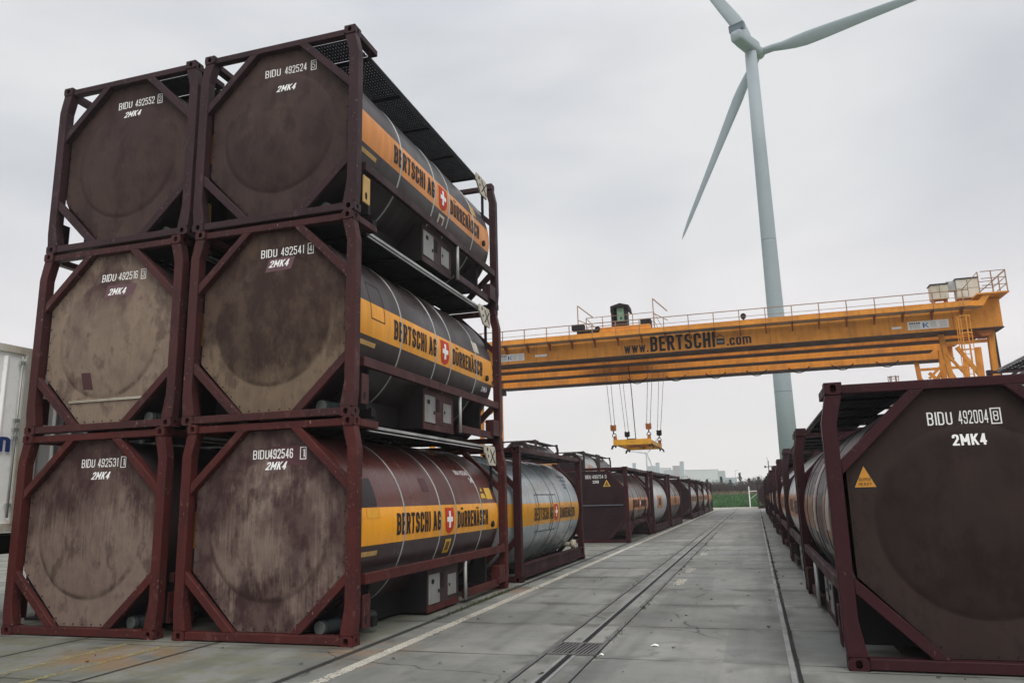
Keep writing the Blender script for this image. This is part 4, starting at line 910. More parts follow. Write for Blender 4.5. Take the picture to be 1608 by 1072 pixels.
# ------------------------------------------------------------------ gantry crane
cr = thing('gantry_crane', 'orange gantry crane spanning the lane with a web address painted on its girder', 'crane', (0, 48, 0))
def G(y): return y-48
def girder(y0, x0, x1, z0, z1, d=1.25, lip=True):
    m = MB(); m.box(x0, x1, G(y0), G(y0)+d, z0+.03, z1-.03)
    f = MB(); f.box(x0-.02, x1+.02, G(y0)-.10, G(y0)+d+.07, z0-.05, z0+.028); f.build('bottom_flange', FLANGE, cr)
    m.box(x0-.02, x1+.02, G(y0)-.07, G(y0)+d+.07, z1-.03, z1)
    x = x0+1.5
    return m
g1 = girder(48, -20, 13.95, 10.36, 12.03)
n1 = g1.build('girder', CRANEY, cr)
girder(50.95, -19.8, 13.3, 10.36, 11.9, .75).build('girder', CRANEY, cr)
girder(54.4, -19.6, 11.6, 10.34, 11.9, .75).build('girder', CRANEY, cr)
n4 = girder(58.7, -18.9, 13.8, 10.36, 12.0, 1.1).build('girder', CRANEY, cr)
m = MB(); m.box(13.35, 13.9, 1.3, 10.6, 11.15, 11.7); m.box(-19.8, -19.1, .1, 11.7, 10.5, 11.7); m.build('end_carriage', CRANEY, cr)
m = MB(); m.prism([(12.5, 10.36), (13.6, 10.36), (13.3, 9.95), (12.9, 9.95)], .1, 1.1); m.build('gusset', CRANED, cr)
m = MB(); m.box(-20, 13.9, .55, .68, 12.03, 12.12); m.box(-19, 13.7, 11.2, 11.33, 12.0, 12.10); m.build('trolley_rail', DARKST, cr)
for x in (-16.4, -13.1, -9.7, 1.6, 4.9, 8.2, 11.5):
    m = MB(); m.box(x, x+.018, -.006, 0, 10.40, 11.98); m.build('plate_seam', CRANED, cr)
for x in (-9.0, .15):
    m = MB(); m.tube([(x, .5, 12.36), (x, .28, 12.36)], .17, 16); m.tube([(x, .27, 12.36), (x, .25, 12.36)], .08, 12); m.box(x-.06, x+.06, .3, .5, 12.1, 12.3); m.build('floodlight', DARKST, cr)
# outside walkway with railing along the near girder
wk = MB(); wk.box(-20, 12.9, -1.0, -.08, 11.50, 11.535); wkp = wk.build('walkway', GALV, cr)
m = MB(); m.box(-20, 12.9, -1.06, -1.01, 11.50, 11.77); m.build('toe_board', CRANEY, wkp)
for i in range(22):
    x = -19.6+i*1.5; m = MB(); m.prism([(-1.0, 11.47), (-.08, 11.47), (-.08, 11.05), (-.2, 11.05)], x-.03, x+.03, axis='x'); m.build('bracket', CRANED, wkp)
m = MB()
for i in range(22): x = -19.6+i*1.5; m.box(x-.025, x+.025, -1.08, -1.03, 11.52, 12.42)
m.tube([(-20, -1.055, 12.43), (12.2, -1.055, 12.43)], .028, 6); m.tube([(-20, -1.055, 12.02), (12.2, -1.055, 12.02)], .015, 6)
m.build('railing', RAILC, wkp)
# platform with railing at the right end
pf = MB(); pf.box(12.6, 14.15, -1.2, 1.3, 12.06, 12.14); pf.prism([(12.4, 11.45), (12.85, 11.45), (13.25, 12.06), (12.9, 12.06)], -1.12, -1.05); pfp = pf.build('end_platform', CRANEY, cr)
m = MB()
for x, y in ((12.75, -1.15), (13.4, -1.15), (14.1, -1.15), (14.1, .1), (14.1, 1.25), (13.4, 1.25)): m.box(x-.025, x+.025, y-.025, y+.025, 12.14, 13.35)
for z in (12.55, 12.95, 13.35):
    m.tube([(12.9, -1.15, z), (14.1, -1.15, z), (14.1, 1.25, z), (12.9, 1.25, z)], .024, 6)
m.tube([(11.9, -1.1, 12.43), (12.75, -1.15, 13.35)], .024, 6); m.tube([(12.75, -1.1, 12.2), (14.1, -1.15, 13.3)], .03, 6)
m.build('railing', RAILC, pfp)
for a, b, z0, z1, y, mt in ((10.64, 11.53, 12.30, 13.15, .15, CREAM), (11.95, 13.08, 12.22, 13.34, .1, OFFW)):
    m = MB(); m.box(a, b, y, y+.7, z0, z1); q = m.build('control_cabinet', mt, cr, .02)
    m = MB(); m.box(a-.04, b+.04, y-.06, y+.76, z1, z1+.05); m.build('cabinet_roof', DARKST, q)
    m = MB(); k = (a+b)/2; m.box(k-.01, k+.01, y-.008, y, z0+.04, z1-.04); m.box(a+.04, b-.04, y-.007, y-.001, (z0+z1)/2-.008, (z0+z1)/2+.008) if b-a > 1 else None; m.build('door_seam', DARKST, q)
    m = MB(); [m.box(x-.05, x+.05, y+.1, y+.6, 12.03, z0) for x in (a+.12, b-.12)]; m.build('cabinet_feet', CRANED, q)
m = MB(); m.box(11.5, 11.94, .2, .65, 12.75, 13.3); m.build('air_conditioner', GALV, cr)
# lettering and signs on the near girder
Yt = -.004
face_text('www.', -7.28, 10.52, 1.5, .62, Yt, LETK, n1, .04, 0, 'web_lettering')
face_text('BERTSCHI', -5.62, 10.50, 3.95, .98, Yt, LETK, n1, .05, 0, 'web_lettering')
face_text('.com', -.95, 10.52, 1.45, .62, Yt, LETK, n1, .045, 0, 'web_lettering')
m = MB(); m.box(-1.55, -1.08, Yt-.004, Yt, 10.62, 11.0); e = m.build('house_emblem', LETK, n1)
m = MB(); m.box(-1.50, -1.13, Yt-.009, Yt-.004, 10.72, 10.88); m.build('emblem_field', PANELGREY, e)
m = MB(); m.prism([(-1.6, 11.08), (-1.32, 11.24), (-1.04, 11.08), (-1.06, 11.05), (-1.32, 11.19), (-1.58, 11.05)], Yt-.004, Yt); m.build('emblem_roof', LETK, e)
def sign(x0, x1, z0, z1, txt=True):
    m = MB(); m.box(x0, x1, -.03, -.001, z0, z1); s = m.build('sign_board', WHITEP, n1)
    if txt:
        w = x1-x0; y = -.032
        face_text('KRAAN', x0+.10, z1-.17, w*.26, .11, y, LETK, s, .05, 0, 'sign_lettering'); face_text('SERVICE', x0+.10, z1-.32, w*.26, .10, y, LETK, s, .0, 0, 'sign_lettering'); face_text('ROTTERDAM BV', x0+.10, z0+.06, w*.26, .06, y, LETK, s, .0, 0, 'sign_lettering')
        a = x0+w*.37
        m = MB(); m.box(a, a+.09, y-.002, y, z0+.08, z0+.36); m.prism([(a+.10, z0+.22), (a+.24, z0+.36), (a+.30, z0+.36), (a+.18, z0+.22), (a+.32, z0+.08), (a+.24, z0+.08)], y-.002, y); m.build('sign_emblem', SIGNBL, s)
        m = MB()
        for i in range(3):
            m.box(x0+w*.55, x0+w*.70, y-.002, y, z0+.10+i*.12, z0+.125+i*.12); m.box(x0+w*.78, x0+w*.95, y-.002, y, z0+.10+i*.12, z0+.125+i*.12)
        m.build('small_print', PANELGREY, s)
sign(9.15, 11.28, 10.58, 11.06); sign(8.31, 8.84, 10.70, 10.83, False)
sign(-15.75, -13.95, 10.60, 11.08); sign(-13.2, -12.4, 10.75, 10.9, False)
# legs
def leg(pts, w=.45): 
    m = MB(); m.beam(pts[0], pts[1], w, w, (0, 1, 0)); return m
for y in (.6, 10.9):
    xo, xi = (13.45, 10.95) if y < 1 else (14.55, 11.5)
    leg([(xo, y, 10.36), (xo-.25, y, 0)], .34 if y < 1 else .28).build('leg', CRANEY, cr)
    leg([(xi, y+.1, 10.36), (xi+(.9 if y < 1 else .7), y+.1, .0)], .26).build('leg', CRANEY, cr)
    m = MB()
    for a, b, w_ in (((xi+.2, y, 9.75), (xo, y, 9.75), .17), ((xi+.7, y, 9.5), (xo-.7, y, 7.6), .2), ((xi+.1, y, 9.2), (xi+1.3, y, 7.4), .14), ((xi+.2, y, 6.5), (xo-.1, y, 6.5), .17), ((xo-.1, y, 6.4), (xi+.4, y, 3.2), .17), ((xi-.9, y, 7.8), (xi+.1, y, 8.8), .14)): m.beam(a, b, w_, w_)
    m.build('leg_bracing', CRANEY, cr)
    leg([(-19.3, y+.1, 10.36), (-19.3, y+.1, 0)], .36).build('leg', CRANEY, cr); leg([(-20.9, y+.1, 10.2), (-20.9, y+.1, 0)], .3).build('leg', CRANEY, cr)
    m = MB()
    for k in range(5):
        z = 10-2*k; m.beam((-20.9, y+.1, z), (-19.3, y+.1, z-1.0), .12, .12); m.beam((-19.3, y+.1, z-1.0), (-20.9, y+.1, z-2.0), .12, .12)
    m.build('leg_bracing', CRANEY, cr)
    m = MB(); m.box(-19.7, -18.9, y-.4, y+.6, 9.9, 10.34); m.build('leg_hinge', DARKST, cr)
m = MB()
for x, y, w_ in ((12.15, 6.6, .30), (14.25, 6.6, .34)): m.beam((x, y, 10.35), (x-.1, y, 0), w_, w_, (0, 1, 0))
m.beam((12.2, 6.6, 9.6), (13.3, 6.6, 7.2), .2, .2); m.beam((12.2, 6.6, 9.2), (10.8, 6.6, 7.0), .2, .2)
m.build('inner_leg_frame', CRANEY, cr)
m = MB(); m.box(10.4, 14.4, .3, 11.4, .35, .8); m.box(-21.2, -18.9, .3, 11.4, .35, .8); m.build('sill_beam', CRANEY, cr)
m = MB(); [m.tube([(x, y, .3), (x+.2, y, .3)], .3, 18) for x in (13.1, -19.4) for y in (.8, 2, 9.8, 11)]; m.build('travel_wheels', DARKST, cr)
def ladder(x, y, z0, z1, nm='access_ladder'):
    m = MB()
    for s in (-.2, .2): m.box(x+s-.035, x+s+.035, y-.03, y+.03, z0, z1)
    z = z0+.2
    while z < z1: m.box(x-.2, x+.2, y-.015, y+.015, z, z+.03); z += .28
    l = m.build(nm, CRANEY, cr)
    m = MB(); z = z1-.1; rad = .38
    arc = [(x+rad*math.cos(R(20+i*20))*1.0-0, y-.02-rad*math.sin(R(20+i*20))*1.35) for i in range(8)]
    while z > z0+2.2:
        for (ax, ay), (bx, by) in zip(arc, arc[1:]): m.beam((ax, ay, z), (bx, by, z), .02, .06)
        z -= .95
    for ax, ay in arc[1::2]: m.box(ax-.02, ax+.02, ay-.01, ay+.01, z0+2.2, z1)
    m.build('ladder_cage', RAILC if y > 5 else CRANEY, l)
ladder(11.75, -.9, .5, 11.0); ladder(10.1, 12.2, .5, 9.6)
# festoon cable loops under the third girder
x = -8.5
while x < 11:
    w = 1.45; m = MB(); m.tube([(x+w*i/10, 8.9, 10.24-.42*(1-((i-5)/5)**2)) for i in range(11)], .03, 6, False); m.tube([(x+.03+(w-.06)*i/10, 8.9, 10.24-.35*(1-((i-5)/5)**2)) for i in range(11)], .022, 6, False); m.build('festoon_cable', RUBBER, cr); x += 2.85
m = MB(); m.tube([(13.62, .5, 10.3), (13.6, .35, 8), (13.4, .35, 1)], .05, 8); m.build('power_cable', RUBBER, cr)

# ------------------------------------------------------------------ trolley on the girders
tr = thing('crane_trolley', 'crab trolley with a mint green cabinet standing on the crane girders', 'crane trolley', (-8.0, 48, 12.12))
m = MB(); m.box(-.9, 2.4, .35, .9, 0, .30); m.box(-2.4, 2.4, 10.9, 11.5, 0, .30); m.box(-2.3, -1.7, .9, 10.9, .02, .40); m.box(1.7, 2.3, .9, 10.9, .02, .40); m.box(-.3, .3, .9, 10.9, .05, .38); m.box(-2.3, 2.3, 3.5, 8, .40, .46); m.build('frame', CRANEY, tr)
m = MB(); m.box(-2.4, -.9, .35, .9, 0, .26); m.build('dark_end_beam', DARKST, tr)
m = MB(); m.box(-2.7, -1.9, .15, .75, .26, .62); m.build('drive_motor', DARKST, tr)
m = MB(); m.box(1.5, 2.2, 2.6, 3.4, .46, 1.15); m.build('drive_motor', DARKST, tr)
for y in (4.6, 6.8): m = MB(); m.tube([(-1.5, y, .75), (1.5, y, .75)], .33, 18); m.build('hoist_drum', DARKST, tr)
m = MB()
for x in (-2.35, -1.2, .9, 2.35):
    for y in (3.4, 8.6): m.box(x-.025, x+.025, y-.025, y+.025, .4, 1.75)
for z in (1.1, 1.75):
    m.tube([(-2.35, 3.4, z), (2.35, 3.4, z), (2.35, 8.6, z), (-2.35, 8.6, z), (-2.35, 3.4, z)], .024, 6)
for x in (-2.6, 2.5):
    m.box(x-.03, x+.03, 1.8, 1.85, .4, 2.3); m.beam((x, 1.82, 2.3), (x+.75, 3.4, 1.75), .05, .05); m.beam((x, 1.82, 1.3), (x+.75, 3.4, 1.1), .04, .04)
m.build('railing', RAILC, tr)
gc = MB(); gc.box(-.22, .30, 3.65, 4.15, 1.38, 2.40); gcp = gc.build('switch_cabinet', GREENCAB, tr, .03)
m = MB(); m.box(-.14, -.12, 3.63, 3.65, 1.8, 1.9); [m.box(.0, .14, 3.635, 3.65, 1.5+.05*i, 1.53+.05*i) for i in range(4)]; m.prism([(.02, 2.05), (.10, 2.05), (.06, 2.13)], 3.645, 3.65); m.build('cabinet_fittings', DARKST, gcp)
m = MB(); m.prism([(-.62, 2.44), (.04, 2.62), (.66, 2.44), (.72, 2.05), (.58, 2.05), (.56, 2.34), (-.50, 2.34), (-.50, 2.0), (-.62, 2.0)], 3.4, 4.6)
m.box(-.60, -.42, 3.5, 4.5, .46, 2.36); m.box(.36, .48, 3.5, 4.5, .46, 2.36); m.box(-.42, .36, 3.55, 3.62, .46, 1.36); m.box(-.42, .36, 4.3, 4.5, .46, 2.36); m.build('weather_hood', DARKST, tr)
# hoist ropes, down to the four blocks on the spreader
SPX0, SPX1, SPY0, SPY1 = -8.46, -6.06, 49.0, 55.0
ROPE = worn('wire_rope', c3(.10, .10, .105), c3(.06, .06, .06), None, .45, .4, .4, bump=0)
tops = {(0, 0): ((-8.95, -8.60)), (1, 0): ((-5.80, -5.45)), (0, 1): ((-9.0, -8.7)), (1, 1): ((-5.75, -5.35))}
for i, x in enumerate((SPX0+.12, SPX1-.12)):
    for j, y in enumerate((SPY0+.15, SPY1-.15)):
        ta = tops[(i, j)]; bx = x+(-.10 if i == 0 else .0)
        for k in range(2):
            m = MB(); m.tube([(ta[k]+8.0, y-48, .1), (bx-.11+.22*k+8.0, y-48, 6.05-12.12)], .016, 6); m.build('hoist_rope', ROPE, tr)
m = MB(); m.tube([(-7.85+8, 4.2, .1), (-7.6+8, 4.2, -3), (-7.45+8, 4.15, 5.15-12.12)], .028, 6); m.build('control_cable', RUBBER, tr)

sp = thing('container_spreader', 'yellow lifting frame hanging from the crane on four pairs of ropes', 'spreader', (0, 0, 0))
for a in (SPY0, SPY1-.28): m = MB(); m.box(SPX0, SPX1, a, a+.28, 4.80, 5.16); m.build('end_beam', SPREADY, sp, .01)
for a in (SPX0, SPX1-.24): m = MB(); m.box(a, a+.24, SPY0+.28, SPY1-.28, 4.84, 5.10); m.build('side_beam', SPREADY, sp, .01)
m = MB(); m.box(SPX0+.3, SPX1-.3, 50.6, 50.8, 4.88, 5.04); m.box(SPX0+.3, SPX1-.3, 53.2, 53.4, 4.88, 5.04); m.box(-7.35, -7.15, 49.3, 54.7, 4.9, 5.05); m.build('cross_beam', CRANED, sp)
m = MB(); m.box(-7.5, -7.0, SPY0-.01, SPY0+.25, 5.16, 5.20); m.build('cable_basket', DARKST, sp)
for i, x in enumerate((SPX0+.12, SPX1-.12)):
    for j, y in enumerate((SPY0+.15, SPY1-.15)):
        bx = x+(-.10 if i == 0 else .0)
        m = MB(); m.box(bx-.17, bx-.08, y-.12, y+.12, 5.78, 6.12); m.box(bx+.08, bx+.17, y-.12, y+.12, 5.78, 6.12); m.box(bx-.14, bx+.14, y-.1, y+.1, 5.74, 5.92); m.tube([(bx-.07, y, 5.98), (bx+.07, y, 5.98)], .13, 14); b = m.build('rope_block', CRANED if j == 0 else DARKST, sp)
        m = MB(); m.box(bx-.035, bx+.035, y-.035, y+.035, 5.55, 5.76); m.tube([(bx+(x-bx)*.5+.12*math.cos(t*.5236), y, 5.43+.14*math.sin(t*.5236)) for t in range(13)], .028, 6, False); m.build('shackle', DARKST, b)
        m = MB(); m.prism([(x-.12, 5.16), (x+.12, 5.16), (x+.07, 5.42), (x-.07, 5.42)], y-.05, y+.05); m.build('lifting_lug', CRANED, sp)
        m = MB(); s = -1 if i == 0 else 1; m.prism([(x+s*.12, 4.84), (x+s*.22, 4.80), (x+s*.30, 4.58), (x+s*.24, 4.56), (x+s*.15, 4.72), (x, 4.80)], y-.12, y+.12); m.box(x-.05, x+.05, y-.05, y+.05, 4.66, 4.80); m.build('guide_flap', DARKST, sp)

# ------------------------------------------------------------------ wind turbine
def turbine(name, label, base, hub_z, phi, t0, Rb, off, d0, d1, s=1.0, group=None):
    tb = thing(name, label, 'wind turbine', (*base, 0), 0, group)
    m = MB(); n = 40; zs = [0, .25, .5, .75, 1]; zt = hub_z-1.5*s
    m.tube([(0, 0, zt*q) for q in zs], [(d0+(d1-d0)*q)/2 for q in zs], n); m.build('tower', TURB, tb)
    for q in (.22, .55):
        r = (d0+(d1-d0)*q)/2+.008; m = MB(); m.tube([(0, 0, zt*q), (0, 0, zt*q+.12)], r, n, False); m.build('tower_flange', TURBU, tb)
    a = Vector((math.sin(R(phi)), math.cos(R(phi)), .09)).normalized(); e1 = Vector((math.cos(R(phi)), -math.sin(R(phi)), 0)); e2 = e1.cross(a); e2 = e2 if e2.z > 0 else -e2
    Hc = Vector((0, 0, hub_z))
    def P(u, v, w): return Hc+a*u*s+e1*v*s+e2*w*s
    # nacelle: rounded box loft along the axis
    m = MB(); secs = [(-7.0, .05, .05), (-6.95, 1.0, .9), (-6.7, 1.25, 1.15), (-4, 1.35, 1.35), (0, 1.4, 1.45), (2.0, 1.4, 1.45), (2.6, 1.2, 1.25)]; n = 24; vs = []; fs = []
    for u, hw, hh in secs:
        for k in range(n):
            t = 2*math.pi*k/n; c, q = math.cos(t), math.sin(t); vs.append(P(u, math.copysign(abs(c)**.42, c)*hw, math.copysign(abs(q)**.42, q)*hh+.2))
    for i in range(len(secs)-1):
        for k in range(n): fs.append((i*n+k, i*n+(k+1)%n, (i+1)*n+(k+1)%n, (i+1)*n+k))
    fs.append(tuple((len(secs)-1)*n+k for k in range(n))); m.add(vs, fs, True); nc = m.build('nacelle', TURB, tb)
    m = MB(); q = [(-8.0, 1.95), (-4.6, 1.95)]
    def bx(u0, u1, v0, v1, w0, w1): m.add([P(u, v, w) for w in (w0, w1) for u, v in ((u0, v0), (u1, v0), (u1, v1), (u0, v1))], [(0,3,2,1),(4,5,6,7),(0,1,5,4),(1,2,6,5),(2,3,7,6),(3,0,4,7)])
    bx(-6.2, -5.4, -1.45, 1.45, 1.65, 2.95); bx(-6.3, -5.3, -1.62, -1.45, 1.5, 3.1); bx(-6.3, -5.3, 1.45, 1.62, 1.5, 3.1); bx(-6.3, -5.3, -1.62, 1.62, 2.95, 3.1); m.build('cooler', TURBU, nc)
    m = MB(); m.tube([P(-4.8, .8, 1.4), P(-4.8, .8, 3.9)], .06*s, 6); m.tube([P(-4.8, -.7, 1.4), P(-4.8, -.7, 3.7)], .06*s, 6); m.build('wind_vane', TURBU, nc)
    m = MB(); prof = [(2.6, 1.1), (3.0, 1.35), (4.6, 1.4), (5.2, 1.15), (5.8, .6), (6.0, .02)]; vs = []; fs = []
    for u, r in prof:
        for k in range(n): t = 2*math.pi*k/n; vs.append(P(u, r*math.cos(t), r*math.sin(t)))
    for i in range(len(prof)-1):
        for k in range(n): fs.append((i*n+k, i*n+(k+1)%n, (i+1)*n+(k+1)%n, (i+1)*n+k))
    m.add(vs, fs, True); m.build('hub', TURB, tb)
    for b in range(3):
        t = R(t0+120*b); bd = e1*math.cos(t)+e2*math.sin(t); cd = a.cross(bd)
        sec = [(-.03, 1.6, 1, 88), (.05, 1.6, 1, 88), (.10, 1.9, .75, 85), (.16, 2.6, .45, 80), (.22, 2.95, .33, 77), (.32, 2.75, .26, 76), (.5, 2.1, .22, 78), (.7, 1.55, .18, 80), (.88, 1.15, .16, 82), (.97, .6, .15, 84), (1.0, .08, .15, 85)]
        nn = 20; vs = []; fs = []
        for q, ch, th, pit in sec:
            p0 = Hc+a*off*s*1.0+bd*(1.2*s+(Rb-1.2*s)*q); ca = math.cos(R(90-pit)); sa = math.sin(R(90-pit))
            cdir = cd*math.sin(R(pit)) + a*math.cos(R(pit)); ndir = a*math.sin(R(pit)) - cd*math.cos(R(pit))
            for k in range(nn):
                tt = 2*math.pi*k/nn; cx = math.cos(tt); shift = 0 if th > .9 else .18
                vs.append(p0+cdir*(cx*.5+shift)*ch*s+ndir*math.sin(tt)*.5*ch*th*s*(1-.35*cx*(0 if th > .9 else 1)))
        for i in range(len(sec)-1):
            for k in range(nn): fs.append((i*nn+k, i*nn+(k+1)%nn, (i+1)*nn+(k+1)%nn, (i+1)*nn+k))
        m = MB(); m.add(vs, fs, True); m.build('blade', TURB, tb)
turbine('wind_turbine', 'huge pale grey wind turbine towering behind the crane', (6.83, 160), 97, 25, -123, 44, 4.2, 3.72, 2.45)
turbine('wind_turbine', 'tiny hazy wind turbine far behind the yellow lifting frame', (-183, 1400), 75, 10, -70, 44, 4.2, 4.2, 2.4)

# ------------------------------------------------------------------ beyond the yard
rn = random.Random(11)
def bank(y): q = max(0, min(1, (y-98)/30)); return 1.25*q*q*(3-2*q)
vs = []; fs = []
for i in range(13):
    y = 96+i*3.2; vs += [(-300, y, bank(y)-.015), (300, y, bank(y)-.015)]
vs += [(-300, 175, -.1), (300, 175, -.1)]
for i in range(13): fs.append((2*i, 2*i+1, 2*i+3, 2*i+2))
m = MB(); m.add(vs, fs, True); tag(m.build('grass_bank', GRASS), kind='structure')
m = MB()
blades(m, 26000, lambda: rn.uniform(-26, 9), lambda: 96.1+33*rn.random()**1.3, lambda: rn.uniform(.10, .42), .07, rn)
tag(m.build('grass', GRASS), 'bright green rough grass beyond the end of the yard', 'grass', kind='stuff')
DRY = grass_mat('dry_reed', c3(.16, .135, .085), c3(.22, .185, .115))
m = MB(); blades(m, 9000, lambda: rn.uniform(-40, 12), lambda: rn.uniform(127, 131), lambda: rn.uniform(.3, .9), .07, rn); tag(m.build('dry_grass', DRY), 'tall dry grass along the foot of the hedge', 'dry grass', kind='stuff')
TWIG = grass_mat('bare_twigs', c3(.050, .036, .038), c3(.085, .062, .058)); HLEAF = grass_mat('hedge_leaf', c3(.035, .05, .03), c3(.07, .085, .045))
def top(x): return 2.45+.35*math.sin(x*.35)+.25*math.sin(x*1.1+1)+.2*math.sin(x*2.7)
def twigs(m, n, x0, x1, y0, y1, hf, w):
    for _ in range(n):
        x, y = rn.uniform(x0, x1), rn.uniform(y0, y1); H_ = hf(x)*rn.uniform(.55, 1.08); z0 = H_*rn.uniform(0, .75)*rn.random(); a = rn.gauss(0, .45); b = rn.gauss(0, .3); l = H_-z0
        m.add([(x-w, y, z0+1.2), (x+w, y, z0+1.2), (x+a*l*.5+w*.4, y+b*l*.5, z0+l*.6+1.2), (x+a*l, y+b*l, H_+1.2)], [(0, 1, 2), (0, 2, 3)])
m = MB(); twigs(m, 11000, -45, 12, 131, 135, top, .045); tag(m.build('hedge', TWIG), 'dark brown leafless hedge running along behind the grass', 'hedge', kind='stuff')
m = MB()
for _ in range(9000):
    x = rn.uniform(-45, 12); y = rn.uniform(130.8, 135); z = 1.2+top(x)*rn.uniform(.35, 1.1); s = rn.uniform(.06, .16); a = rn.uniform(0, 6.28); q = rn.uniform(-1, 1)
    m.add([(x, y, z), (x+s*math.cos(a), y+s*math.sin(a), z+s*q), (x+s*math.cos(a+1.8), y+s*math.sin(a+1.8), z+s*.8)], [(0, 1, 2)])
tag(m.build('hedge_foliage', HLEAF), 'sparse green leaves clinging to the upper part of the hedge', 'hedge foliage', kind='stuff')
def sapling(x, y, h, label, kind):
    h = h*.52; t = thing('tree', label, 'tree', (x, y, 1.2), 0, 'young trees rising above the hedge')
    m = MB(); m.tube([(0, 0, -.1), (.05, 0, h*.5), (0, .05, h)], [.07, .05, .015], 6); m.build('trunk', TWIG, t)
    m = MB(); n = int(330*h/3)
    for _ in range(n):
        q = rn.random()**.8; z = h*(.25+.80*q); rr_ = h*(.34*(1.1-q)*(.6+.4*math.sin(q*23+x)) if kind == 0 else .28*math.sin(math.pi*min(1, .15+q*.85))*(.6+.4*math.sin(q*17+x)))*rn.random()**.5
        a = rn.uniform(0, 6.28); px, py = rr_*math.cos(a), rr_*math.sin(a); s = rn.uniform(.10, .24); b = rn.uniform(0, 6.28)
        m.add([(px, py, z), (px+s*math.cos(b), py+s*math.sin(b), z+rn.uniform(-.1, .15)), (px+s*.5*math.cos(b+1.2), py+s*.5*math.sin(b+1.2), z+s*.8)], [(0, 1, 2)])
    m.build('crown', HLEAF, t)
for i, (x, h, lab) in enumerate(((-13.6, 4.3, 'low bushy young tree at the left end of the hedge'), (-10.2, 4.6, 'small round young tree above the middle of the hedge'), (-7.6, 5.0, 'narrow young tree left of the tall pair above the hedge'), (-5.3, 5.7, 'full young tree above the hedge behind the white gate'), (-3.9, 4.7, 'short young tree between two taller ones above the hedge'), (-2.3, 6.6, 'tallest pointed young tree above the hedge'), (-.9, 5.0, 'slim young tree right of the tallest one above the hedge'), (.6, 5.3, 'last young tree above the hedge before the container row'))):
    sapling(x, 133+rn.uniform(-.5, .8), h, lab, 0 if i % 2 else 1)
gt = thing('gate', 'white post with a horizontal bar at the edge of the grass', 'gate', (-.75, 95.0, 0))
m = MB(); m.box(-.06, .06, -.06, .06, -.02, 2.35); m.build('post', WHITEP, gt)
m = MB(); m.box(.06, 3.0, -.03, .03, 1.79, 1.86); m.build('bar', WHITEP, gt)
m = MB(); m.beam((.06, 0, .9), (1.2, 0, 1.79), .03, .03); m.build('stay', WHITEP, gt)
ms = thing('antenna_mast', 'thin mast with a small antenna behind the right-hand row', 'mast', (1.95, 112, 0))
m = MB(); m.tube([(0, 0, 0), (0, 0, 5.9)], .06, 8); m.build('pole', DARKST, ms)
m = MB(); m.beam((-.55, 0, 5.0), (.45, 0, 5.15), .08, .08); m.box(-.55, -.35, -.1, .1, 4.95, 5.25); m.beam((0, 0, 5.9), (-.15, 0, 6.4), .04, .04); m.build('antenna_arm', DARKST, ms)
for x, y, lab in ((-5.4, 240, 'thin street lamp far behind the hedge'), ):
    l = thing('street_lamp', lab, 'street lamp', (x, y, 0)); m = MB(); m.tube([(0, 0, 0), (0, 0, 8.2)], [.10, .06], 8); m.build('pole', GALV, l); m = MB(); m.beam((-.1, 0, 8.2), (.9, 0, 8.3), .16, .10); m.build('lamp_head', GALV, l)
# distant works in the haze
FB = {k: worn(n, c, tuple(v*.8 for v in c[:3])+(1,), None, .7, sc=.02, bump=0) for k, n, c in (('w', 'hall_cladding', c3(.55, .56, .55)), ('g', 'works_grey', c3(.22, .25, .28)), ('p', 'works_brown', c3(.20, .145, .15)), ('c', 'stack_blue_grey', c3(.13, .19, .23)))}
FY = 1350
def PX(px, py, Y):                      # where a sight line at the photo's (px, py) meets the vertical plane at distance Y
    cy, sy, cp, sn = math.cos(YAW), math.sin(YAW), math.cos(PITCH), math.sin(PITCH); fw = Vector((-sy*cp, cy*cp, sn)); ri = Vector((cy, sy, 0)); up = ri.cross(fw)
    r2 = ri*math.cos(ROLL)+up*math.sin(ROLL); u2 = -ri*math.sin(ROLL)+up*math.cos(ROLL)
    d = fw+r2*((px-804)/F_PX)-u2*((py-536)/F_PX); k = Y/d.y; return d.x*k, CAM_H+d.z*k
def works(name, label, cat, px0, px1, py, depth, mt, Y=FY, pitch=0, bands=True):
    x0, z = PX(px0, py, Y); x1, _ = PX(px1, py, Y); c = (x0+x1)/2; hw = (x1-x0)/2
    t = thing(name, label, cat, (c, Y, 0)); m = MB(); m.box(-hw, hw, 0, depth, -.5, z); m.build('wall', mt, t)
    m = MB(); m.box(-hw-.4, hw+.4, -.4, depth+.4, z, z+.5); m.build('roof', FB['g'], t)
    if bands:
        m = MB(); [m.box(-hw*.9, hw*.9, -.15, 0, z*q, z*q+.8) for q in (.35, .6, .8)]; m.build('window_band', FB['c'], t)
def stack_(label, px0, px1, py, Y=FY-20):
    x0, z = PX(px0, py, Y); x1, _ = PX(px1, py, Y); r = (x1-x0)/2
    t = thing('chimney', label, 'chimney', ((x0+x1)/2, Y, 0), 0, 'chimneys of the distant works'); m = MB(); m.tube([(0, 0, -.5), (0, 0, z)], r, 28); m.build('shaft', FB['c'], t); m = MB(); m.tube([(0, 0, z-.9), (0, 0, z+.3)], r+.35, 28); m.build('rim', FB['g'], t)
stack_('grey chimney left of the distant works, beside the far turbine', 993, 998.5, 727); stack_('grey chimney of the distant works, next to the left block', 1029.3, 1035.3, 726.5); stack_('tallest grey chimney of the distant works, next to the white hall', 1067, 1073.5, 724.5)
works('factory_block', 'grey factory block left of the middle chimney in the haze', 'factory', 1017, 1028.5, 732, 30, FB['g'])
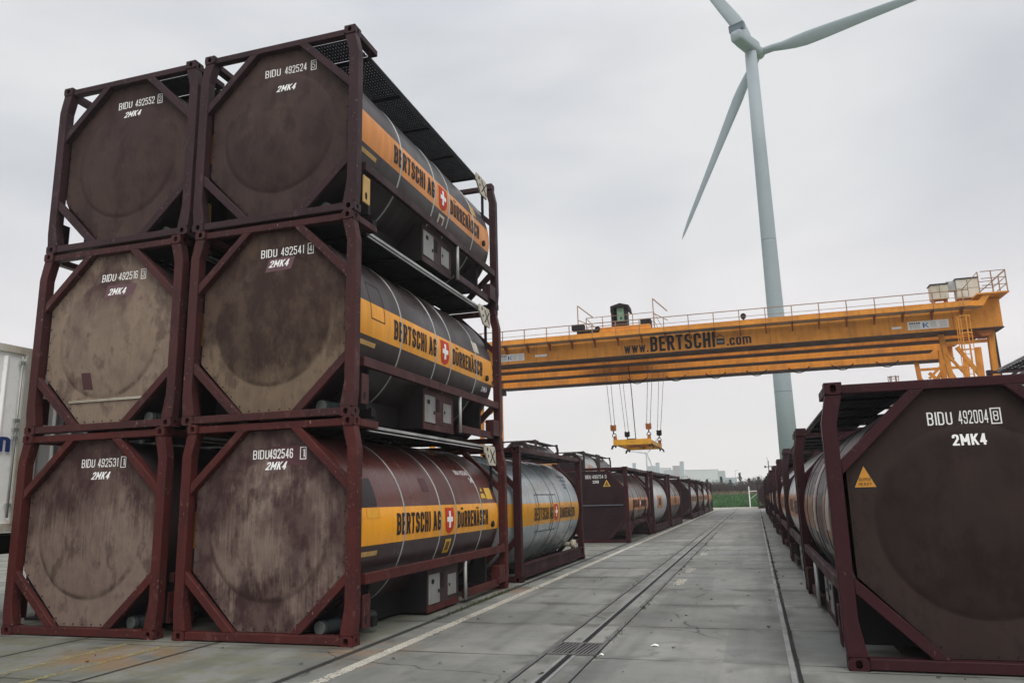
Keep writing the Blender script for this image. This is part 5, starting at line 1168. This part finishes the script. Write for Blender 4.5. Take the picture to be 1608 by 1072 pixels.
works('factory_block', 'pale stepped factory block right of the middle chimney in the haze', 'factory', 1036, 1051, 735, 30, FB['w'])
works('conveyor_bridge', 'covered conveyor bridge between the factory blocks in the haze', 'conveyor', 1042, 1057, 738.5, 5, FB['g'], FY-6, bands=False)
works('factory_block', 'brownish factory block left of the tallest chimney in the haze', 'factory', 1056, 1066.5, 731.5, 30, FB['p'])
x0, z0 = PX(1075, 738.5, FY+10); x1, _ = PX(1127, 738.5, FY+10)
hl = thing('factory_hall', 'long pale factory hall standing in the haze', 'factory hall', (x0, FY+10, 0)); w = x1-x0
m = MB(); m.box(0, w, 0, 34, -.5, z0); m.build('wall', FB['w'], hl); m = MB(); m.prism([(-.5, z0), (w+.5, z0), (w+.5, z0+.4), (-.5, z0+1.0)], -.5, 34.5); m.build('roof', FB['g'], hl)
m = MB(); m.box(0, w, -.2, 0, 2.5, 3.6); m.build('wall_band', FB['g'], hl)
x0, z0 = PX(1128, 740, FY+20); x1, _ = PX(1138, 740, FY+20); 
works('factory_annex', 'grey annex at the right end of the long factory hall', 'factory annex', 1128, 1137.5, 739.5, 40, FB['g'], FY+14, bands=False)
works('low_shed', 'low grey shed right of the long factory hall', 'shed', 1138, 1157, 750, 20, FB['c'], FY+20, bands=False)
works('low_shed', 'low pale shed in front of the factory blocks', 'shed', 1000, 1074, 752, 15, FB['w'], FY-40, bands=False)

# ------------------------------------------------------------------ haze
hz = MB(); hz.box(-700, 700, -40, 1620, -1.1, 160)
ho = hz.build('haze', None)
hm = bpy.data.materials.new('haze_air'); hm.use_nodes = True; t = hm.node_tree; t.nodes.clear()
o_ = t.nodes.new('ShaderNodeOutputMaterial'); v_ = t.nodes.new('ShaderNodeVolumePrincipled'); v_.inputs['Density'].default_value = .00055; v_.inputs['Color'].default_value = (.96, .965, .985, 1); v_.inputs['Anisotropy'].default_value = .1
t.links.new(v_.outputs[0], o_.inputs['Volume'])
ho.material_slots[0].material = hm; tag(ho, kind='stuff', label='pale haze lying over the yard and the distant works', cat='haze')
